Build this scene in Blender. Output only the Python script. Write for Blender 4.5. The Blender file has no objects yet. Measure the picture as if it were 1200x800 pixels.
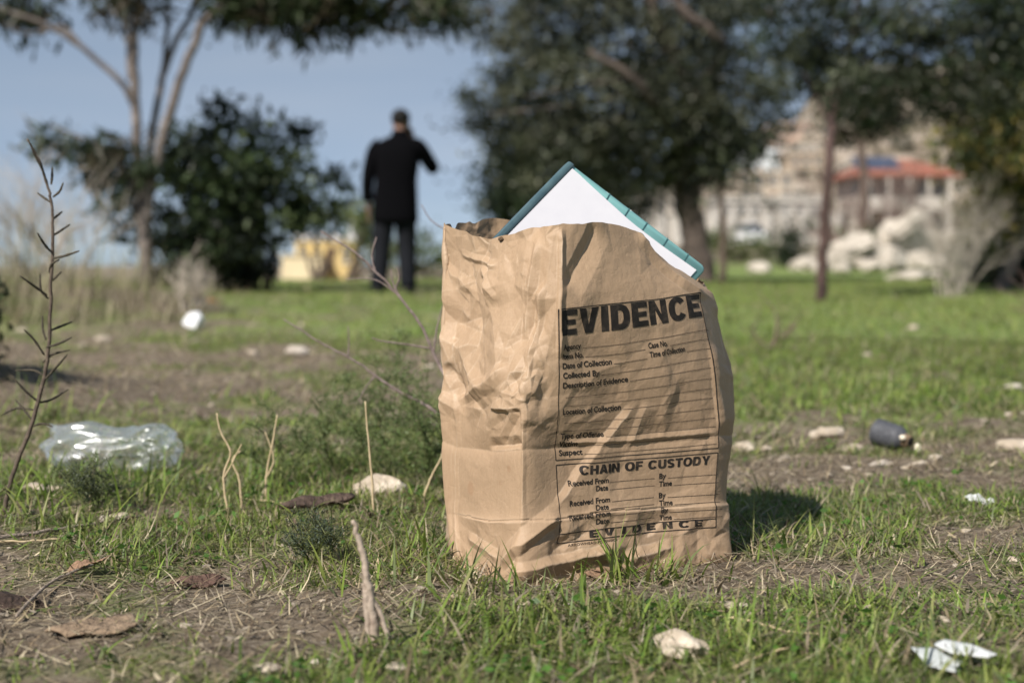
import bpy, bmesh, math, random
import numpy as np
from mathutils import Vector, Matrix

random.seed(7)
RNG = np.random.RandomState(11)
SC = bpy.context.scene
COL = SC.collection
PI = math.pi

# ------------------------------------------------------------------ camera
CAM_H = 0.37
FPX = 1200 * 50.0 / 36.0
PITCH = math.atan(100 / FPX)
cam_d = bpy.data.cameras.new('camera')
cam = bpy.data.objects.new('camera', cam_d)
COL.objects.link(cam)
cam.location = (0, 0, CAM_H)
cam.rotation_euler = (PI / 2 - PITCH, 0, 0)
cam_d.lens = 50
cam_d.sensor_width = 36
cam_d.clip_start = 0.05
cam_d.clip_end = 8000
cam_d.dof.use_dof = True
cam_d.dof.focus_distance = 1.66
cam_d.dof.aperture_fstop = 3.9
SC.camera = cam
CP, SP = math.cos(PITCH), math.sin(PITCH)


def ray(px, py):
    x = (px - 600) / FPX
    u = -(py - 400) / FPX
    return Vector((x, CP + u * SP, -SP + u * CP))


def at(px, py, Y):
    d = ray(px, py)
    t = Y / d.y
    return Vector((d.x * t, Y, CAM_H + d.z * t))


def proj(P):
    P = np.asarray(P, float)
    y = P[..., 1]
    z = P[..., 2] - CAM_H
    dep = y * CP - z * SP
    up = y * SP + z * CP
    return 600 + FPX * P[..., 0] / dep, 400 - FPX * up / dep


# ------------------------------------------------------------------ noise
_T = {}


def vnoise(x, y, seed=0):
    if seed not in _T:
        _T[seed] = np.random.RandomState(seed + 100).rand(256, 256)
    t = _T[seed]
    x = np.asarray(x, float) + 1000.0
    y = np.asarray(y, float) + 1000.0
    xi = np.floor(x).astype(int)
    yi = np.floor(y).astype(int)
    fx = x - xi
    fy = y - yi
    fx = fx * fx * (3 - 2 * fx)
    fy = fy * fy * (3 - 2 * fy)
    a = t[xi % 256, yi % 256]
    b = t[(xi + 1) % 256, yi % 256]
    c = t[xi % 256, (yi + 1) % 256]
    d = t[(xi + 1) % 256, (yi + 1) % 256]
    return (a * (1 - fx) + b * fx) * (1 - fy) + (c * (1 - fx) + d * fx) * fy


def fbm(x, y, seed=0, octv=4):
    s = 0
    a = 0.5
    for k in range(octv):
        s = s + a * vnoise(x * 2 ** k, y * 2 ** k, seed + k)
        a *= 0.5
    return s / (1 - 0.5 ** octv)


def sstep(a, b, x):
    t = np.clip((np.asarray(x, float) - a) / (b - a), 0, 1)
    return t * t * (3 - 2 * t)


# ------------------------------------------------------------------ terrain
def gauss(x, y, cx, cy, rx, ry):
    return np.exp(-((x - cx) / rx) ** 2 - ((y - cy) / ry) ** 2)


def H(x, y):
    x = np.asarray(x, float)
    y = np.asarray(y, float)
    near = sstep(60, 12, y)
    h = near * (0.05 * (fbm(x * 0.9, y * 0.9, 3) - 0.5) + 0.03 * (fbm(x * 4, y * 4, 9) - 0.5)
                + 0.014 * (fbm(x * 17, y * 17, 15, 3) - 0.5))
    bag = gauss(x, y, 0.1, 1.76, 0.3, 0.25)
    h = h * (1 - 0.93 * np.minimum(1, 1.6 * bag)) - .005 * bag
    h = h + 0.10 * gauss(x, y, -1.35, 3.5, 0.35, 0.5)
    h = h + 0.14 * gauss(x, y, -3.0, 10.0, 1.3, 1.6) + 0.10 * gauss(x, y, -4.5, 9.0, 1.8, 2.0)
    az = x / np.maximum(y, 1.0)
    r = sstep(0.02, 0.12, az)
    low = np.interp(y, [0, 30, 60, 110, 150, 200, 5000], [0, 0, .3, 1.35, 5, 12.5, 16])
    high = np.interp(y, [0, 190, 300, 420, 800, 5000], [0, 0, 24, 44, 70, 74])
    hill = low + high * sstep(.145, .235, az)
    drop = np.interp(y, [0, 22, 60, 120, 600, 5000], [0, 0, -1.0, -2.6, -14, -30])
    far = r * hill + (1 - r) * drop
    far = far + sstep(60, 250, y) * r * 5.0 * (fbm(x * .03, y * .03, 21) - 0.5)
    return h + far


def g(px, py):
    """point of the terrain seen at that place of the photograph"""
    d = ray(px, py)
    lo = 0.6
    t = lo
    prev = lo
    while t < 900:
        P = Vector((0, 0, CAM_H)) + d * t
        if P.z <= float(H(P.x, P.y)):
            break
        prev = t
        t *= 1.03
    a, b = prev, t
    for _ in range(24):
        m = (a + b) / 2
        P = Vector((0, 0, CAM_H)) + d * m
        if P.z <= float(H(P.x, P.y)):
            b = m
        else:
            a = m
    return Vector((0, 0, CAM_H)) + d * b


def on(x, y, dz=0.0):
    return Vector((x, y, float(H(x, y)) + dz))


# ------------------------------------------------------------------ materials
def new_mat(name):
    m = bpy.data.materials.new(name)
    m.use_nodes = True
    nt = m.node_tree
    b = nt.nodes['Principled BSDF']
    return m, nt, b


def rgba(c):
    return (c[0], c[1], c[2], 1)


def noise_mat(name, c1, c2, scale=8, rough=0.8, bump=0.0, bscale=None, c3=None, spec=0.3, detail=6, trans=0.0, coords='Object', bdist=0.01):
    m, nt, b = new_mat(name)
    tc = nt.nodes.new('ShaderNodeTexCoord')
    n = nt.nodes.new('ShaderNodeTexNoise')
    n.inputs['Scale'].default_value = scale
    n.inputs['Detail'].default_value = detail
    n.inputs['Roughness'].default_value = 0.62
    nt.links.new(tc.outputs[coords], n.inputs['Vector'])
    r = nt.nodes.new('ShaderNodeValToRGB')
    r.color_ramp.elements[0].position = 0.32
    r.color_ramp.elements[1].position = 0.68
    r.color_ramp.elements[0].color = rgba(c1)
    r.color_ramp.elements[1].color = rgba(c2)
    if c3:
        e = r.color_ramp.elements.new(0.52)
        e.color = rgba(c3)
    nt.links.new(n.outputs['Fac'], r.inputs['Fac'])
    nt.links.new(r.outputs['Color'], b.inputs['Base Color'])
    b.inputs['Roughness'].default_value = rough
    b.inputs['Specular IOR Level'].default_value = spec
    if bump:
        n2 = nt.nodes.new('ShaderNodeTexNoise')
        n2.inputs['Scale'].default_value = bscale or scale * 3
        n2.inputs['Detail'].default_value = 8
        nt.links.new(tc.outputs[coords], n2.inputs['Vector'])
        bp = nt.nodes.new('ShaderNodeBump')
        bp.inputs['Strength'].default_value = bump
        bp.inputs['Distance'].default_value = bdist
        nt.links.new(n2.outputs['Fac'], bp.inputs['Height'])
        nt.links.new(bp.outputs['Normal'], b.inputs['Normal'])
    return m


def leaf_mat(name, rough=0.55, transl=0.35, spec=0.3):
    """colour from the mesh's own per-leaf attribute"""
    m, nt, b = new_mat(name)
    at_ = nt.nodes.new('ShaderNodeAttribute')
    at_.attribute_name = 'tint'
    nt.links.new(at_.outputs['Color'], b.inputs['Base Color'])
    b.inputs['Roughness'].default_value = rough
    b.inputs['Specular IOR Level'].default_value = spec
    tr = nt.nodes.new('ShaderNodeBsdfTranslucent')
    mx = nt.nodes.new('ShaderNodeMixShader')
    mx.inputs['Fac'].default_value = transl
    nt.links.new(at_.outputs['Color'], tr.inputs['Color'])
    nt.links.new(b.outputs['BSDF'], mx.inputs[1])
    nt.links.new(tr.outputs['BSDF'], mx.inputs[2])
    nt.links.new(mx.outputs['Shader'], nt.nodes['Material Output'].inputs['Surface'])
    return m


# ------------------------------------------------------------------ objects
def link(name, me, mat=None, parent=None):
    o = bpy.data.objects.new(name, me)
    COL.objects.link(o)
    if mat:
        me.materials.append(mat)
    if parent:
        o.parent = parent
    return o


def tag(o, label=None, cat=None, group=None, kind=None):
    if label:
        o['label'] = label
    if cat:
        o['category'] = cat
    if group:
        o['group'] = group
    if kind:
        o['kind'] = kind
    return o


def empty(name, loc, label=None, cat=None, group=None, rz=0):
    o = bpy.data.objects.new(name, None)
    COL.objects.link(o)
    o.location = loc
    o.rotation_euler = (0, 0, rz)
    o.empty_display_size = 0.1
    return tag(o, label, cat, group)


def np_mesh(name, V, F, smooth=True, tint=None):
    """V (n,3); F list of (m,k) index arrays"""
    me = bpy.data.meshes.new(name)
    V = np.asarray(V, np.float32)
    if not isinstance(F, (list, tuple)):
        F = [F]
    F = [np.asarray(f, np.int32) for f in F if len(f)]
    me.vertices.add(len(V))
    me.vertices.foreach_set('co', V.ravel())
    loops = np.concatenate([f.ravel() for f in F])
    tot = np.concatenate([np.full(len(f), f.shape[1], np.int32) for f in F])
    start = np.concatenate([[0], np.cumsum(tot)[:-1]]).astype(np.int32)
    me.loops.add(len(loops))
    me.loops.foreach_set('vertex_index', loops)
    me.polygons.add(len(tot))
    me.polygons.foreach_set('loop_start', start)
    me.polygons.foreach_set('loop_total', tot)
    me.polygons.foreach_set('use_smooth', np.full(len(tot), bool(smooth)))
    me.update(calc_edges=True)
    me.validate()
    if tint is not None:
        a = me.attributes.new('tint', 'FLOAT_COLOR', 'POINT')
        t = np.ones((len(V), 4), np.float32)
        t[:, :3] = tint
        a.data.foreach_set('color', t.ravel())
    return me


class MB:
    """collects tubes, boxes and lofts, builds one mesh"""

    def __init__(s):
        s.V = []
        s.F3 = []
        s.F4 = []
        s.n = 0

    def add(s, V, F):
        for f in F:
            f = [i + s.n for i in f]
            if len(f) == 4:
                s.F4.append(f)
            elif len(f) == 3:
                s.F3.append(f)
            else:
                for k in range(1, len(f) - 1):
                    s.F3.append([f[0], f[k], f[k + 1]])
        s.V.extend([tuple(v) for v in V])
        s.n += len(V)

    def tube(s, pts, rad, n=8, cap=True):
        pts = [Vector(p) for p in pts]
        V = []
        F = []
        up = None
        for i, p in enumerate(pts):
            a = pts[max(i - 1, 0)]
            b = pts[min(i + 1, len(pts) - 1)]
            d = (b - a).normalized()
            if up is None:
                up = d.orthogonal().normalized()
            up = (up - d * up.dot(d))
            if up.length < 1e-5:
                up = d.orthogonal()
            up.normalize()
            w = d.cross(up)
            r = rad[i] if hasattr(rad, '__len__') else rad
            for k in range(n):
                th = 2 * PI * k / n
                V.append(p + (up * math.cos(th) + w * math.sin(th)) * r)
        for i in range(len(pts) - 1):
            for k in range(n):
                k2 = (k + 1) % n
                F.append([i * n + k, i * n + k2, (i + 1) * n + k2, (i + 1) * n + k])
        if cap:
            F.append(list(range(n))[::-1])
            F.append([(len(pts) - 1) * n + k for k in range(n)])
        s.add(V, F)

    def loft(s, rings, cap=True):
        n = len(rings[0])
        V = [v for r in rings for v in r]
        F = []
        for i in range(len(rings) - 1):
            for k in range(n):
                k2 = (k + 1) % n
                F.append([i * n + k, i * n + k2, (i + 1) * n + k2, (i + 1) * n + k])
        if cap:
            F.append(list(range(n))[::-1])
            F.append([(len(rings) - 1) * n + k for k in range(n)])
        s.add(V, F)

    def box(s, c, size, rz=0.0):
        c = Vector(c)
        hx, hy, hz = size[0] / 2, size[1] / 2, size[2] / 2
        co, si = math.cos(rz), math.sin(rz)
        V = []
        for z in (-hz, hz):
            for (x, y) in ((-hx, -hy), (hx, -hy), (hx, hy), (-hx, hy)):
                V.append(c + Vector((x * co - y * si, x * si + y * co, z)))
        s.add(V, [[3, 2, 1, 0], [4, 5, 6, 7], [0, 1, 5, 4], [1, 2, 6, 5], [2, 3, 7, 6], [3, 0, 4, 7]])

    def build(s, name, mat=None, parent=None, smooth=True):
        me = np_mesh(name, np.array(s.V), [np.array(s.F4, np.int32).reshape(-1, 4), np.array(s.F3, np.int32).reshape(-1, 3)], smooth)
        return link(name, me, mat, parent)


def ellipse(c, rx, ry, n=20, p=2.0, rot=0.0):
    c = Vector(c)
    out = []
    for k in range(n):
        t = 2 * PI * k / n
        ct, st = math.cos(t), math.sin(t)
        x = rx * math.copysign(abs(ct) ** (2 / p), ct)
        y = ry * math.copysign(abs(st) ** (2 / p), st)
        out.append(c + Vector((x * math.cos(rot) - y * math.sin(rot), x * math.sin(rot) + y * math.cos(rot), 0)))
    return out


def smooth_path(pts, n=6):
    pts = [Vector(p) for p in pts]
    out = []
    for i in range(len(pts) - 1):
        p0 = pts[max(i - 1, 0)]
        p1 = pts[i]
        p2 = pts[i + 1]
        p3 = pts[min(i + 2, len(pts) - 1)]
        for k in range(n):
            t = k / n
            out.append(0.5 * ((2 * p1) + (p2 - p0) * t + (2 * p0 - 5 * p1 + 4 * p2 - p3) * t * t + (3 * p1 - p0 - 3 * p2 + p3) * t ** 3))
    out.append(pts[-1])
    return out


def lerp_r(r0, r1, n):
    return [r0 + (r1 - r0) * i / (n - 1) for i in range(n)]


def jitter(path, amp, seed):
    rr = random.Random(seed)
    return [p + Vector((rr.uniform(-amp, amp), rr.uniform(-amp, amp), rr.uniform(-amp, amp))) if 0 < i < len(path) - 1 else p for i, p in enumerate(path)]


# ------------------------------------------------------------------ light and sky
EL = math.radians(43)
SX, SY = -0.60, -0.80
sl = math.hypot(SX, SY)
S = Vector((SX / sl * math.cos(EL), SY / sl * math.cos(EL), math.sin(EL)))
sd = bpy.data.lights.new('sun', 'SUN')
sd.energy = 5.0
sd.angle = math.radians(0.53)
sd.color = (1.0, 0.94, 0.86)
so = bpy.data.objects.new('sun', sd)
COL.objects.link(so)
so.rotation_euler = S.to_track_quat('Z', 'Y').to_euler()
so.location = (-4, -4, 8)
w = bpy.data.worlds.new('World')
SC.world = w
w.use_nodes = True
nt = w.node_tree
sky = nt.nodes.new('ShaderNodeTexSky')
sky.sky_type = 'NISHITA'
sky.sun_disc = False
sky.sun_elevation = EL
sky.sun_rotation = math.atan2(SX, SY)
sky.altitude = 1500
sky.air_density = 0.55
sky.dust_density = 0.0
sky.ozone_density = 2.6
hsv = nt.nodes.new('ShaderNodeHueSaturation')
hsv.inputs['Saturation'].default_value = .56
hsv.inputs['Hue'].default_value = .515
nt.links.new(sky.outputs['Color'], hsv.inputs['Color'])
# thin high haze with faint streaks over the clear sky
tcw = nt.nodes.new('ShaderNodeTexCoord')
mpw = nt.nodes.new('ShaderNodeMapping')
mpw.inputs['Scale'].default_value = (1.5, 1.5, 9)
nzw = nt.nodes.new('ShaderNodeTexNoise')
nzw.inputs['Scale'].default_value = 2.2
nzw.inputs['Detail'].default_value = 5
nt.links.new(tcw.outputs['Generated'], mpw.inputs['Vector'])
nt.links.new(mpw.outputs['Vector'], nzw.inputs['Vector'])
rpw = nt.nodes.new('ShaderNodeValToRGB')
rpw.color_ramp.elements[0].position = .35
rpw.color_ramp.elements[1].position = .7
rpw.color_ramp.elements[0].color = (2.2, 3.4, 4.7, 1)
rpw.color_ramp.elements[1].color = (3.2, 4.15, 5.1, 1)
nt.links.new(nzw.outputs['Fac'], rpw.inputs['Fac'])
mxw = nt.nodes.new('ShaderNodeMix')
mxw.data_type = 'RGBA'
mxw.inputs['Factor'].default_value = .62
nt.links.new(hsv.outputs['Color'], mxw.inputs['A'])
nt.links.new(rpw.outputs['Color'], mxw.inputs['B'])
nt.links.new(mxw.outputs['Result'], nt.nodes['Background'].inputs['Color'])
nt.nodes['Background'].inputs['Strength'].default_value = 0.07
SC.view_settings.view_transform = 'Standard'
SC.view_settings.look = 'None'
SC.view_settings.exposure = 0.6
SC.view_settings.gamma = 1.0
SC.view_settings.use_curve_mapping = False
SC.render.engine = 'CYCLES'
SC.cycles.use_denoising = True
SC.cycles.max_bounces = 6
SC.cycles.transparent_max_bounces = 12
SC.cycles.sample_clamp_indirect = 6
SC.cycles.caustics_reflective = False
SC.cycles.caustics_refractive = False


# ------------------------------------------------------------------ vegetation cover (shared by soil colour and grass density)
def veg(x, y):
    n = fbm(x * 2.1, y * 2.1, 31)
    n2 = fbm(x * 6.0, y * 6.0, 41)
    n3 = fbm(x * .8, y * .8, 57)
    v = 0.54 + 0 * x
    right = sstep(0.22, 0.5, x / np.maximum(y, .5) * 1.6 + .1)
    v = v + 0.5 * sstep(3.0, 3.7, y) * sstep(0.12, 0.3, x / np.maximum(y, .5) + .12)      # the meadow to the right
    v = v + 0.38 * sstep(5.6, 7.5, y) * sstep(-.24, -.15, x / np.maximum(y, .5))           # strip behind, to the left
    v = v - 0.13 * gauss(x, y, -.9, 4.3, 1.6, .75)                                        # bare brown strip
    v = v - 0.10 * gauss(x, y, -2.6, 7.0, 1.3, 3.0)
    v = v - 0.24 * gauss(x, y, 0.95, 2.72, .6, .30)                                       # stony strip right
    v = v + .08 * (y < 2.7) - 0.26 * gauss(x, y, -.42, 1.36, .34, .17)
    v = v - 0.20 * gauss(x, y, .48, 1.68, .14, .12)
    v = v - 0.16 * gauss(x, y, .62, 1.9, .35, .25)
    v = v + 0.22 * gauss(x, y, -.12, 1.62, .18, .35)
    v = v + 0.16 * gauss(x, y, .1, 1.36, .3, .10)
    v = v - 0.55 * gauss(x, y, .10, 1.59, .22, .08)
    v = v + 0.20 * gauss(x, y, -.7, 2.25, .4, .3)
    v = v - .35 * gauss(x, y, .41, 1.27, .06, .05) + 1.1 * (n - 0.5) + 1.5 * (n2 - 0.5) + 0.4 * (n3 - .5)
    return np.clip(v, 0, 1)


# ------------------------------------------------------------------ ground
def build_ground():
    ys = list(np.arange(-6, 0.9, 0.15)) + list(np.arange(0.9, 5.0, 0.02))
    st = 0.02
    y = ys[-1]
    while y < 4000:
        st *= 1.05
        y += st
        ys.append(y)
    ys = np.array(ys)
    t = np.linspace(-1, 1, 341)
    t = np.sinh(t * 1.6) / math.sinh(1.6)
    wd = 2.2 + 0.85 * np.maximum(ys, 0)
    X = t[None, :] * wd[:, None]
    Y = np.repeat(ys[:, None], len(t), 1)
    Z = H(X, Y)
    V = np.stack([X, Y, Z], -1).reshape(-1, 3)
    R, C = X.shape
    i = np.arange(R * C).reshape(R, C)
    F = np.stack([i[:-1, :-1], i[:-1, 1:], i[1:, 1:], i[1:, :-1]], -1).reshape(-1, 4)
    vg = veg(X, Y)
    far = sstep(28, 60, Y)
    vg = vg * (1 - far) + far * 0.45
    tint = np.stack([vg, sstep(45, 120, Y), np.zeros_like(vg)], -1).reshape(-1, 3)
    me = np_mesh('ground', V, F, True, tint)
    m, nt, b = new_mat('soil')
    N = nt.nodes
    L = nt.links
    tc = N.new('ShaderNodeTexCoord')
    att = N.new('ShaderNodeAttribute')
    att.attribute_name = 'tint'
    sep = N.new('ShaderNodeSeparateColor')
    L.new(att.outputs['Color'], sep.inputs['Color'])

    def noise(sc, det=8, ro=.65):
        n = N.new('ShaderNodeTexNoise')
        n.inputs['Scale'].default_value = sc
        n.inputs['Detail'].default_value = det
        n.inputs['Roughness'].default_value = ro
        L.new(tc.outputs['Object'], n.inputs['Vector'])
        return n

    def ramp(src, stops):
        r = N.new('ShaderNodeValToRGB')
        e = r.color_ramp.elements
        e[0].position, e[0].color = stops[0][0], rgba(stops[0][1])
        e[1].position, e[1].color = stops[-1][0], rgba(stops[-1][1])
        for p, c in stops[1:-1]:
            k = e.new(p)
            k.color = rgba(c)
        L.new(src, r.inputs['Fac'])
        return r
    n1 = noise(60, 10, .75)
    soil = ramp(n1.outputs['Fac'], [(.30, (.060, .046, .034)), (.46, (.125, .098, .072)), (.57, (.20, .162, .122)), (.72, (.36, .30, .235))])
    n2 = noise(14)
    grn = ramp(n2.outputs['Fac'], [(.3, (.080, .115, .028)), (.55, (.155, .225, .050)), (.75, (.225, .265, .085))])
    mx = N.new('ShaderNodeMix')
    mx.data_type = 'RGBA'
    rv = N.new('ShaderNodeMapRange')
    rv.inputs['From Min'].default_value = .35
    rv.inputs['From Max'].default_value = .95
    rv.inputs['To Max'].default_value = .8
    L.new(sep.outputs['Red'], rv.inputs['Value'])
    L.new(rv.outputs['Result'], mx.inputs['Factor'])
    L.new(soil.outputs['Color'], mx.inputs['A'])
    L.new(grn.outputs['Color'], mx.inputs['B'])
    n3 = noise(.16, 10, .7)
    hillc = ramp(n3.outputs['Fac'], [(.36, (.04, .05, .025)), (.46, (.11, .09, .06)), (.54, (.26, .21, .165)), (.64, (.46, .40, .335))])
    mx2 = N.new('ShaderNodeMix')
    mx2.data_type = 'RGBA'
    L.new(sep.outputs['Green'], mx2.inputs['Factor'])
    L.new(mx.outputs['Result'], mx2.inputs['A'])
    L.new(hillc.outputs['Color'], mx2.inputs['B'])
    L.new(mx2.outputs['Result'], b.inputs['Base Color'])
    b.inputs['Roughness'].default_value = .95
    b.inputs['Specular IOR Level'].default_value = .15
    nb = noise(120, 8, .7)
    bp = N.new('ShaderNodeBump')
    bp.inputs['Strength'].default_value = .9
    bp.inputs['Distance'].default_value = .006
    L.new(nb.outputs['Fac'], bp.inputs['Height'])
    L.new(bp.outputs['Normal'], b.inputs['Normal'])
    o = link('ground', me, m)
    tag(o, kind='structure')


build_ground()


# ------------------------------------------------------------------ grass
def blades_mesh(P, hgt, wid, az, lean, curl, tint, seg=3, base_dir=None):
    """P (n,3) roots. each blade: seg quads tapering to a point"""
    n = len(P)
    d = np.stack([np.cos(az), np.sin(az), np.zeros(n)], -1)
    side = np.stack([-np.sin(az), np.cos(az), np.zeros(n)], -1)
    ts = np.linspace(0, 1, seg + 1)
    rows = []
    pos = P.copy()
    ang = lean.copy()
    prev = 0
    for k, t in enumerate(ts):
        if k:
            L = (t - prev) * hgt
            ang = ang + curl / seg
            pos = pos + (d * np.sin(ang)[:, None] + np.array([0, 0, 1.0]) * np.cos(ang)[:, None]) * L[:, None]
            prev = t
        wv = wid * (1 - t ** 1.6) * (0.75 + .5 * min(t * 3, .5))
        if k < seg:
            rows.append(pos - side * wv[:, None] / 2)
            rows.append(pos + side * wv[:, None] / 2)
        else:
            rows.append(pos)
    nv = 2 * seg + 1
    V = np.stack(rows, 1).reshape(-1, 3)
    b = (np.arange(n) * nv)[:, None]
    F4 = np.concatenate([b + np.array([[2 * k, 2 * k + 1, 2 * k + 3, 2 * k + 2]]) for k in range(seg - 1)], 0)
    F3 = b + np.array([[2 * seg - 2, 2 * seg - 1, 2 * seg]])
    T = np.repeat(tint, nv, 0)
    return V, F4, F3, T


def scatter(n, y0, y1, power, extra, thr, seed, gain=1.6):
    rs = np.random.RandomState(seed)
    y = y0 + (y1 - y0) * rs.rand(n) ** power
    hw = y * 0.375 + extra
    x = (rs.rand(n) * 2 - 1) * hw
    v = veg(x, y)
    keep = rs.rand(n) < np.clip((v - thr) * gain, 0.02, 1)
    return x[keep], y[keep], v[keep]


GREENS = np.array([[.155, .235, .040], [.195, .275, .050], [.115, .175, .040], [.230, .275, .065], [.160, .195, .080], [.245, .250, .095]])
STRAW = np.array([[.34, .27, .17], [.46, .39, .27], [.20, .15, .095], [.11, .08, .055], [.30, .25, .19]])


def in_bag(x, y):
    # inside of the bag's footprint
    u = (x - .005) * .886 + (y - 1.615) * .465
    w_ = -(x - .005) * .465 + (y - 1.615) * .886
    return (u > -.0) & (u < .298) & (w_ > 0.004) & (w_ < .175)


def grass_layer(parts, n, y0, y1, pw, extra, thr, seed, hr, wr, seg, gain=1.6, dry=.12, clump=0.0):
    rs = np.random.RandomState(seed + 1)
    x, y, v = scatter(n, y0, y1, pw, extra, thr, seed, gain)
    if clump > 0:
        k = max(1, len(x) // 9)
        idx = rs.randint(0, k, len(x))
        near = rs.rand(len(x)) < .75
        x = np.where(near, x[:k][idx] + rs.normal(0, clump, len(x)), x)
        y = np.where(near, y[:k][idx] + rs.normal(0, clump, len(x)), y)
        v = veg(x, y)
    ok = ~in_bag(x, y)
    x, y, v = x[ok], y[ok], v[ok]
    m = len(x)
    h = (hr[0] + (hr[1] - hr[0]) * rs.rand(m) ** 1.6) * (0.6 + .7 * v)
    wd = wr[0] + (wr[1] - wr[0]) * rs.rand(m)
    az = rs.rand(m) * 2 * PI
    lean = rs.rand(m) ** .8 * 1.25
    curl = rs.rand(m) * 1.3
    t = GREENS[rs.randint(0, len(GREENS), m)] * (0.75 + .5 * rs.rand(m))[:, None]
    pat = fbm(x * 2.6 + 7, y * 2.6, 88)
    t = t * (.62 + .75 * pat)[:, None]
    yel = np.clip((fbm(x * 1.7, y * 1.7 + 5, 99) - .52) * 3, 0, 1)[:, None]
    t = t * (1 - .55 * yel) + .55 * yel * np.array([.30, .27, .11])
    isd = rs.rand(m) < dry * (.6 + 1.6 * yel[:, 0])
    t[isd] = STRAW[rs.randint(0, len(STRAW), isd.sum())]
    P = np.stack([x, y, H(x, y) - .002], -1)
    parts.append(blades_mesh(P, h, wd, az, lean, curl, t, seg))


def merge(parts):
    V = []
    F4 = []
    F3 = []
    T = []
    o = 0
    for v, f4, f3, t in parts:
        V.append(v)
        F4.append(f4 + o)
        F3.append(f3 + o)
        T.append(t)
        o += len(v)
    return np.concatenate(V), [np.concatenate(F4), np.concatenate(F3)], np.concatenate(T)


M_GRASS = leaf_mat('grass_blades', .5, .38, .35)
gp = []
grass_layer(gp, 210000, 1.0, 2.7, .8, .45, .36, 1, (.008, .038), (.0012, .0034), 3, 1.8, .24, .012)
grass_layer(gp, 9000, 1.0, 2.9, .8, .45, .52, 3, (.03, .065), (.0025, .0046), 4, 1.4, .14, .014)
grass_layer(gp, 190000, 2.6, 6.2, .75, .6, .36, 5, (.012, .042), (.0028, .006), 2, 1.9, .12, .022)
grass_layer(gp, 150000, 6.0, 24, .7, 1.0, .36, 7, (.018, .055), (.006, .014), 2, 2.0, .10, .05)


def lying(n, y0, y1, seed, hr, wr):
    # bent-over blades that lie across the ground
    rs = np.random.RandomState(seed)
    x, y, v = scatter(n, y0, y1, .8, .45, .25, seed, 1.6)
    ok = ~in_bag(x, y)
    x, y = x[ok], y[ok]
    m = len(x)
    t = GREENS[rs.randint(0, len(GREENS), m)] * (.5 + .6 * rs.rand(m))[:, None]
    isd = rs.rand(m) < .35
    t[isd] = STRAW[rs.randint(0, len(STRAW), isd.sum())] * .8
    P = np.stack([x, y, H(x, y) + .003], -1)
    gp.append(blades_mesh(P, hr[0] + (hr[1] - hr[0]) * rs.rand(m), wr[0] + (wr[1] - wr[0]) * rs.rand(m), rs.rand(m) * 2 * PI, .7 + .6 * rs.rand(m), .3 + .7 * rs.rand(m), t, 4))


lying(26000, 1.0, 2.9, 811, (.02, .062), (.0018, .0046))
lying(26000, 2.8, 6.5, 812, (.03, .08), (.003, .007))


def tuft(px, py, n, hmin, hmax, spread, seed, wid=(.003, .005), tintmul=1.0, dry=0.0):
    rs = np.random.RandomState(seed)
    c = g(px, py)
    x = c.x + rs.normal(0, spread, n)
    y = c.y + rs.normal(0, spread * .6, n)
    P = np.stack([x, y, H(x, y) - .002], -1)
    h = hmin + (hmax - hmin) * rs.rand(n)
    wd = wid[0] + (wid[1] - wid[0]) * rs.rand(n)
    t = GREENS[rs.randint(0, len(GREENS), n)] * tintmul
    isd = rs.rand(n) < dry
    t[isd] = STRAW[rs.randint(0, len(STRAW), isd.sum())]
    gp.append(blades_mesh(P, h, wd, rs.rand(n) * 2 * PI, rs.rand(n) * .75, rs.rand(n) * 1.3, t, 4))


for i, a in enumerate([(735, 684, 44, .05, .105, .018), (760, 684, 18, .03, .06, .02), (800, 676, 14, .03, .05, .02), (700, 690, 10, .03, .06, .02),
                       (645, 698, 12, .02, .05, .03), (545, 690, 22, .03, .08, .03), (500, 650, 45, .04, .10, .06), (480, 690, 40, .04, .085, .06),
                       (905, 640, 26, .04, .085, .03), (930, 655, 24, .03, .06, .04), (590, 700, 16, .02, .045, .04), (300, 620, 24, .03, .08, .05),
                       (60, 590, 40, .05, .12, .09), (150, 575, 36, .04, .10, .08), (95, 560, 24, .04, .09, .06), (20, 610, 36, .06, .13, .08),
                       (30, 492, 60, .06, .16, .07), (215, 560, 26, .03, .09, .06), (620, 760, 20, .03, .06, .06), (780, 730, 20, .03, .06, .05)]):
    tuft(*a, seed=300 + i)
V, F, T = merge(gp)
tag(link('grass', np_mesh('grass', V, F, True, T), M_GRASS), 'short patchy green grass growing over the stony ground', 'grass', kind='stuff')

# dry litter: straw, stems, bark crumbs lying flat
lp = []
rs = np.random.RandomState(77)
for (n, y0, y1, hr, wr) in ((2600, 1.0, 2.9, (.03, .11), (.0010, .0026)), (1500, 2.7, 6, (.05, .2), (.002, .005)), (5000, 1.0, 2.9, (.008, .03), (.0025, .0065)), (90000, 1.0, 2.9, (.005, .045), (.0005, .0024)), (40000, 2.8, 7, (.015, .08), (.0015, .0045)), (6000, 6.5, 16, (.06, .25), (.005, .011))):
    y = y0 + (y1 - y0) * rs.rand(n) ** .8
    x = (rs.rand(n) * 2 - 1) * (y * .375 + .5)
    ok = (~in_bag(x, y)) & (rs.rand(n) < np.clip(1.15 - veg(x, y), .15, 1))
    x, y = x[ok], y[ok]
    m = len(x)
    t = STRAW[rs.randint(0, len(STRAW), m)] * (.55 + .7 * rs.rand(m))[:, None]
    P = np.stack([x, y, H(x, y) + .002 + .010 * rs.rand(m) ** 2], -1)
    lp.append(blades_mesh(P, hr[0] + (hr[1] - hr[0]) * rs.rand(m) ** 2, wr[0] + (wr[1] - wr[0]) * rs.rand(m), rs.rand(m) * 2 * PI,
                          1.25 + .35 * rs.rand(m), .3 * rs.normal(0, 1, m), t, 2))
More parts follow.
